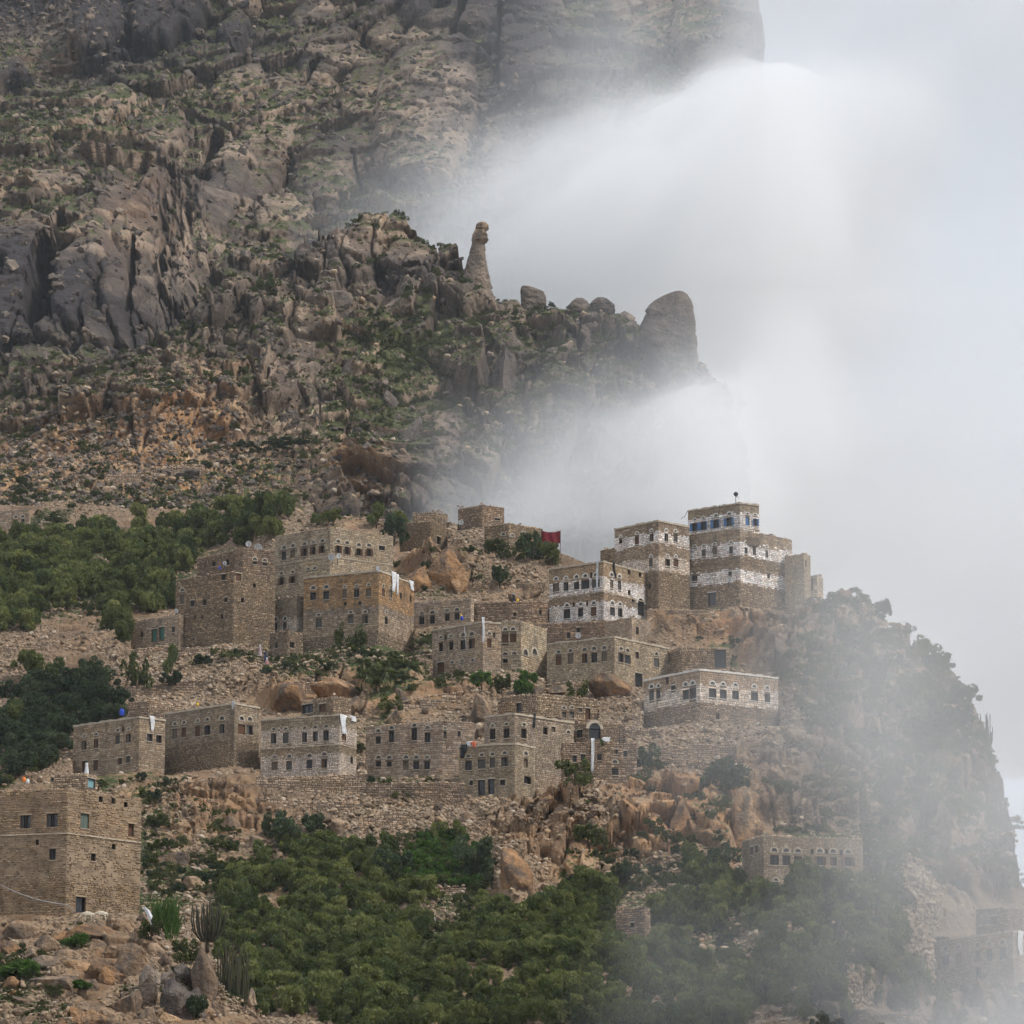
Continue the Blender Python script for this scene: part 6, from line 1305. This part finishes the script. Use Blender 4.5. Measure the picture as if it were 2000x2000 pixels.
# ------------------------------------------------------------------ people and animals
def skin_obj(name, verts, edges, radii, mat, root=0, sub=2, parent=None, loc=None, flat_r=None):
    bm = bmesh.new(); lay = bm.verts.layers.skin.verify(); vs = []
    for i, (p, r) in enumerate(zip(verts, radii)):
        v = bm.verts.new(p); v[lay].radius = (r, r) if np.isscalar(r) else r; v[lay].use_root = i == root; vs.append(v)
    for a, b in edges: bm.edges.new((vs[a], vs[b]))
    me = bpy.data.meshes.new(name); bm.to_mesh(me); bm.free(); me.materials.append(mat)
    o = link(name, me, parent)
    m = o.modifiers.new('skin', 'SKIN'); m.use_smooth_shade = True; s = o.modifiers.new('sub', 'SUBSURF'); s.levels = s.render_levels = sub
    if loc is not None: o.location = loc
    return o
def person(px, py, Y, label, robe, scarf, yaw=0., pose='stand', top=None):
    g = at(px, py, Y); root = empty('person', g, label, 'person'); root.rotation_euler = (0, 0, yaw)
    k = .62 if pose == 'sit' else 1.
    hip = .92 * (1 if pose != 'sit' else .35)
    z = lambda t: hip + (t - .92)
    sh = z(1.40); legs = [(.10, 0, hip - .05), (.11, -.04, hip * .52), (.11, .0, .08), (.11, -.14, .03)] if pose != 'sit' else [(.10, -.05, hip - .05), (.15, -.42, hip + .12), (.14, -.50, .10), (.14, -.62, .03)]
    V = [(0, 0, hip), (0, .0, z(1.15)), (0, 0, sh), (0, -.01, z(1.48)), (0, -.02, z(1.58)), (0, -.02, z(1.68))]; R = [(.15, .11), (.135, .10), (.15, .10), .055, .085, .07]; E = [(0, 1), (1, 2), (2, 3), (3, 4), (4, 5)]
    for sg in (-1, 1):
        o = len(V); V += [(sg * .18, 0, sh - .03), (sg * .23, -.05, z(1.12)), (sg * .20, -.22, z(.98)), (sg * .16, -.30, z(.98))]; R += [.06, .045, .035, .03]; E += [(2, o), (o, o + 1), (o + 1, o + 2), (o + 2, o + 3)]
        o = len(V); V += [(sg * x, y, q) for x, y, q in legs]; R += [.09, .065, .045, .04]; E += [(0, o), (o, o + 1), (o + 1, o + 2), (o + 2, o + 3)]
    skin_obj('body', V, E, R, M_skin, 0, 2, root)
    def lathe(nm, prof, mat, off=(0, 0), sy=.8):
        mb = MB(); n = 14; vs = [((r * (1 + .06 * math.sin(i * 3 + k_))) * math.cos(2 * math.pi * i / n) + off[0], r * sy * math.sin(2 * math.pi * i / n) + off[1], q) for k_, (r, q) in enumerate(prof) for i in range(n)]
        fs = [(a * n + i, a * n + (i + 1) % n, (a + 1) * n + (i + 1) % n, (a + 1) * n + i) for a in range(len(prof) - 1) for i in range(n)]
        mb.add(vs, fs); link(nm, mb.me(nm, [mat], True), root)
    if pose == 'sit': lathe('robe', [(.42, .02), (.40, .18), (.30, hip + .08), (.20, z(1.1)), (.23, sh - .05), (.10, z(1.46))], robe, (0, -.14), 1.)
    else: lathe('robe', [(.30, .10), (.26, .45), (.21, .9), (.17, 1.12), (.23, 1.36), (.21, 1.42), (.07, 1.49)], robe)
    lathe('head_scarf' if scarf is not M_dark else 'hair', [(.09, z(1.50)), (.115, z(1.57)), (.115, z(1.66)), (.085, z(1.74)), (.02, z(1.775))], scarf, (0, .02), 1.)
    if top is not None: lathe('basket', [(.05, z(1.76)), (.24, z(1.80)), (.28, z(1.98)), (.18, z(2.08)), (.02, z(2.1))], top, (0, 0), 1.)
    return root
M_robe1 = flat('pale_pink_robe', (.42, .33, .34), .9, .4); M_robe2 = flat('navy_robe', (.035, .05, .12), .9, .3); M_robe3 = flat('rose_robe', (.36, .20, .19), .9, .3); M_white_robe = flat('white_shirt', (.62, .64, .66), .9, .15); M_straw = flat('straw', (.42, .33, .16), .9, .4)
gp = lambda x, y: float(ground('village_hill', x, y)[1]) - 1.4
person(508, 1283, gp(508, 1283), 'person in pale robe and white head scarf, uppermost of the group on the stony slope', M_robe1, M_white_robe, .3)
person(519, 1293, gp(519, 1293), 'person in dark blue carrying a round straw load on the head', M_robe2, M_dark, -.4, 'stand', M_straw)
person(521, 1300, gp(521, 1300) - .8, 'person in rose robe sitting below the one in dark blue', M_robe3, M_white_robe, .2, 'sit')
person(556, 1302, gp(556, 1302), 'person in white shirt sitting on the rubble right of the group', M_white_robe, M_dark, .5, 'sit')
person(169, 1512, HOUSES[r1]['Y'] - 2.2, 'person in white shirt with black hair before the door of the long tan house', M_white_robe, M_dark, .1)
person(1003, 1180, gp(1003, 1180) + .4, 'person in dark clothes at the mouth of the cave beside the yellow jerrycan', M_darkcl, M_teal, .3)
def sheep(px, py, Y, label, sg=1, graze=True):
    g = at(px, py, Y); root = empty('sheep', g, label, 'sheep'); hz = .42 if graze else .95; hx = .78
    V = [(0, 0, .62), (.28, 0, .63), (.42, 0, .66), (-.28, 0, .64), (-.42, 0, .60), (.60, 0, hz * .6 + .28), (hx, 0, hz - .12), (hx + .13, 0, hz - .22)]; R = [(.20, .22), (.20, .21), .13, (.20, .21), .12, .10, .085, .045]; E = [(0, 1), (1, 2), (0, 3), (3, 4), (2, 5), (5, 6), (6, 7)]
    o = len(V); V += [(-.50, 0, .50), (-.52, 0, .36)]; R += [.045, .03]; E += [(4, o), (o, o + 1)]
    for x, b in ((.26, 1), (-.30, 3)):
        for s in (-1, 1):
            o = len(V); V += [(x, s * .11, .46), (x + (.0 if b == 1 else .05), s * .12, .28), (x + (0 if b == 1 else -.04), s * .12, .16), (x, s * .12, .01)]; R += [.075, .042, .03, .033]; E += [(b, o), (o, o + 1), (o + 1, o + 2), (o + 2, o + 3)]
    V = [(x * sg, y, z) for x, y, z in V]
    skin_obj('body', V, E, R, M_wool, 0, 2, root)
    mb = MB()
    for s in (-1, 1): mb.tube([(sg * (hx - .05), s * .05, hz - .06), (sg * (hx - .10), s * .16, hz - .08), (sg * (hx - .10), s * .21, hz - .13)], [.03, .035, .012], 6)
    link('ears', mb.me('ears', [M_wool], True), root)
gk = 365.6
gk = float(ground('foreground_knoll', 172, 1830)[1]) - 2.6
sheep(172, 1799, gk, 'left of two white sheep grazing before the plastered house door', -1); sheep(199, 1798, gk, 'right of two white sheep before the plastered house door', -1, True)
def sack(px, py, label):
    Y = Yc(px, py) - 1.5; s = Y / F; o = link('sack', rock_mesh('sack', int(px), 3, M_wool, 3, .06)); o.location = at(px, py, Y); o.scale = (6 * s, 5 * s, 6.5 * s); tag(o, label, 'sack')
sack(1110, 1531, 'left of two pale rounded sacks below the long wing'); sack(1121, 1530, 'right of two pale rounded sacks below the long wing')

# ------------------------------------------------------------------ air: thin even haze, and the drifting cloud
def haze():
    mb = MB(); mb.box((-1500, -60, -20), (1500, 2400, 760)); m = bpy.data.materials.new('haze_air'); m.use_nodes = True; nt = m.node_tree; nt.nodes.clear()
    out = nt.nodes.new('ShaderNodeOutputMaterial'); v = nt.nodes.new('ShaderNodeVolumePrincipled'); v.inputs['Color'].default_value = (.86, .93, 1, 1); v.inputs['Density'].default_value = HAZE; v.inputs['Anisotropy'].default_value = .2
    nt.links.new(v.outputs[0], out.inputs['Volume']); o = link('haze', mb.me('haze', [m])); tag(o, kind='stuff')
HAZE = .000045
haze()
def bank(name, Ym, box, tau, rho, step, warp, color=(.985, .992, 1)):
    """a drift of cloud: one closed body of even density; its thickness swells and thins, so its edges are soft and torn.
    tau(px, py) gives how dense the drift is where it stands (at its own distance Ym)"""
    pxs = np.arange(box[0], box[2] + step, step); pys = np.arange(box[1], box[3] + step, step); PX, PY = np.meshgrid(pxs, pys)
    P = at(PX, PY, Ym); x, z = P[..., 0], P[..., 2]
    wx, amp, sd = warp
    n0 = fbm((x * .85 + z * .5) / (wx * .9), (z * .85 - x * .5) / (wx * .68), z * 0, 6, sd + 20, .52); n1 = fbm(x / wx, z / wx * 1.3, z * 0, 2, sd, .45); n2 = fbm(x / wx + 9, z / wx * 1.3, z * 0 + 4, 2, sd + 9, .45)
    T = np.clip(tau(PX + amp * n1, PY + amp * n2, n0), 0, None) / rho
    T[0] = T[-1] = 0; T[:, 0] = T[:, -1] = 0; T[T < .05] = 0
    off = 6 * fbm(x / (wx * 2), z / (wx * 2), z * 0, 2, sd + 5)
    nr, nc = PX.shape; n = nr * nc
    front, back = P.copy(), P.copy(); front[..., 1] += off - T * .5; back[..., 1] += off + T * .5
    i = np.arange(n).reshape(nr, nc)[:-1, :-1].ravel(); q = np.stack([i, i + 1, i + nc + 1, i + nc], 1)
    live = (T.ravel()[q] > 0).any(1); q = q[live]
    V = np.concatenate([front.reshape(-1, 3), back.reshape(-1, 3)]); Fq = np.concatenate([q[:, ::-1], q + n])
    # weld the rim where the drift has no thickness
    idx = np.arange(2 * n); idx[n:][T.ravel() == 0] = np.arange(n)[T.ravel() == 0]; Fq = idx[Fq]
    used, inv = np.unique(Fq, return_inverse=True); V = V[used]; Fq = inv.reshape(Fq.shape)
    m = bpy.data.materials.new(name); m.use_nodes = True; nt = m.node_tree; nt.nodes.clear()
    out = nt.nodes.new('ShaderNodeOutputMaterial'); v = nt.nodes.new('ShaderNodeVolumePrincipled'); v.inputs['Color'].default_value = (*color, 1); v.inputs['Density'].default_value = rho; v.inputs['Anisotropy'].default_value = .0
    nt.links.new(v.outputs[0], out.inputs['Volume'])
    tag(link(name, mesh(name, V, Fq, [m], True)), kind='stuff')
def field(ctrl, sig):
    """smooth field through readings (x, y, value)"""
    C = np.array(ctrl, float)
    def f(px, py):
        num = den = 0.
        for x, y, v in C:
            g = np.exp(-((px - x) ** 2 + (py - y) ** 2) / (2 * sig * sig)) + 1e-12 / (1 + ((px - x) ** 2 + (py - y) ** 2) / 1e4) ** 2
            num = num + g * v; den = den + g
        return num / den
    return f
F1 = field([(500, 0, 0), (500, 300, 0), (600, 500, 0), (700, 0, 0), (700, 200, 0), (700, 350, .02), (900, 0, .04), (1050, 0, .10), (1150, 0, .3), (1230, 0, .9), (1300, 0, .45), (1400, 0, .5), (1480, 0, 1.3), (1550, 0, 2), (900, 200, .07), (1000, 200, .13), (1100, 180, .4), (1200, 150, 1.), (1270, 150, 1.1), (1380, 110, .45), (1440, 120, 1.), (1520, 200, 2.4),
  (800, 350, .08), (900, 350, .2), (1000, 330, .5), (1080, 330, 1.), (1120, 250, .9), (1200, 280, 1.7), (1300, 200, .9), (1300, 290, 2.4), (1400, 190, .7), (1470, 200, 2.2), (1530, 150, 1.), (1560, 70, .8), (1350, 150, .5), (1400, 290, 2.6), (1480, 310, 6.), (1490, 400, 6.8), (700, 430, .05), (800, 430, .3), (880, 430, .8), (960, 430, 1.4), (1050, 430, 2.4), (1150, 380, 3.4), (1300, 380, 4.4), (1470, 500, 6.8), (760, 500, .25), (850, 500, 1.2), (950, 520, 2.6), (1050, 550, 3.6), (1200, 550, 4.4), (1400, 600, 5.), (1000, 650, 3.5), (1200, 700, 4), (1400, 750, 4),
  (1230, -250, .6), (1480, -250, 1.2), (900, -250, 0), (1580, 320, 3.0), (1650, 100, 1.0), (1650, 300, 1.8), (1700, 500, .7), (1850, 450, .4), (2000, 300, .5), (2000, 50, .9), (1800, 0, 1.2), (1700, 700, .8), (1600, 600, 2.4), (1620, 450, 2.4), (2000, 900, .8), (1850, 700, .5), (1700, 900, .9), (1500, 900, 2.4), (1700, 1150, .9), (2000, 1150, .9), (2300, 300, .5), (2300, 800, .8), (900, 700, 2)], 85)
F2 = field([(600, 900, 0), (700, 900, .02), (700, 1000, .05), (800, 950, .15), (850, 1000, .5), (900, 900, .15), (950, 950, .7), (950, 1020, 1.4), (1000, 850, .25), (1050, 900, .9), (1100, 950, 2.2), (1100, 1050, 3), (1100, 800, .22), (1150, 850, .8), (1200, 900, 2.4), (1200, 1000, 3), (1250, 800, .55), (1300, 760, .3), (1300, 830, 1.3), (1300, 900, 3), (1380, 760, .4), (1420, 830, 3.4), (1350, 700, .12), (1250, 700, .08), (1150, 700, .02), (1300, 600, 0), (1000, 700, 0), (850, 800, .02), (1450, 720, .5), (1500, 800, 2),
  (1415, 900, 6), (1415, 1000, 6), (1550, 900, 2.), (1450, 600, .05), (1600, 1100, 1.4), (1700, 900, .9), (2000, 800, .7), (2000, 1200, 1.), (1700, 1250, 1.1), (1450, 500, 0), (2000, 500, .1), (1700, 650, .3), (1200, 1150, 3), (1000, 1150, 2), (2300, 900, .6), (2300, 1300, 1.), (1900, 1400, 1.1)], 85)
F3 = field([(1350, 1000, 0), (1350, 1100, 0), (1450, 1050, .03), (1450, 1100, .08), (1550, 1000, .05), (1550, 1100, .22), (1600, 1180, .45), (1700, 1100, .2), (1750, 1180, .4), (1300, 1250, .08), (1450, 1200, .18), (1500, 1300, .3), (1600, 1250, .7), (1700, 1250, 1.), (1850, 1250, .5), (1400, 1400, .35), (1500, 1430, .5), (1600, 1400, .8), (1700, 1400, 1.1), (1800, 1400, .9), (1900, 1400, .9), (2000, 1350, .6), (1250, 1420, .25), (1350, 1500, .25), (1450, 1500, .4), (1550, 1550, .75), (1650, 1550, 1.), (1800, 1550, 1.4), (1900, 1600, 1.7), (2000, 1600, 1.5),
  (1450, 1650, .22), (1550, 1680, .5), (1680, 1680, .9), (1800, 1700, 1.3), (1950, 1750, 1.4), (1300, 1700, .08), (1200, 1700, .04), (1250, 1850, .22), (1350, 1850, .35), (1450, 1900, .3), (1550, 1850, .5), (1650, 1780, .95), (1750, 1850, .6), (1780, 1780, .55), (1850, 1850, .75), (1950, 1850, 1.1), (1500, 1980, .3), (1650, 1980, .6), (1800, 1980, 1.2), (1950, 1980, 1.8), (1000, 1700, 0), (1000, 1900, 0), (1100, 1950, .05), (1200, 1300, .02), (1100, 1400, 0), (1150, 1550, 0), (1600, 2150, .5), (2000, 2150, 2.2), (2250, 1500, 1.4), (2250, 1900, 2), (1350, 2150, .2)], 80)
def tau_cloud(px, py, n): return F1(px, py) * (1 - .55 * smooth(400, 130, py) * smooth(1470, 1340, px)) * np.clip(1 + .42 * n, .03, 3)
def tau_mist(px, py, n): return F2(px, py) * (1 - .35 * smooth(900, 780, py)) * np.clip(1 + .42 * n, .03, 3) * smooth(715, 900, px)
def tau_drift(px, py, n): return (.70 - .12 * smooth(1650, 1850, px)) * F3(px, py) * np.clip(1 + .34 * n, .1, 3) * smooth(1090, 1260, px)
bank('cloud', 1010, (560, -420, 2600, 1400), tau_cloud, .030, 9, (55, 42, 601))
bank('mist', 728, (700, 560, 2600, 1500), tau_mist, .045, 8, (36, 38, 631))
bank('drifting_mist', 405, (1050, 940, 2600, 2500), tau_drift, .045, 8, (19, 60, 651))
sc.cycles.volume_bounces = 8; sc.cycles.max_bounces = 10; sc.cycles.use_adaptive_sampling = True; sc.cycles.adaptive_threshold = .05; sc.cycles.adaptive_min_samples = 20
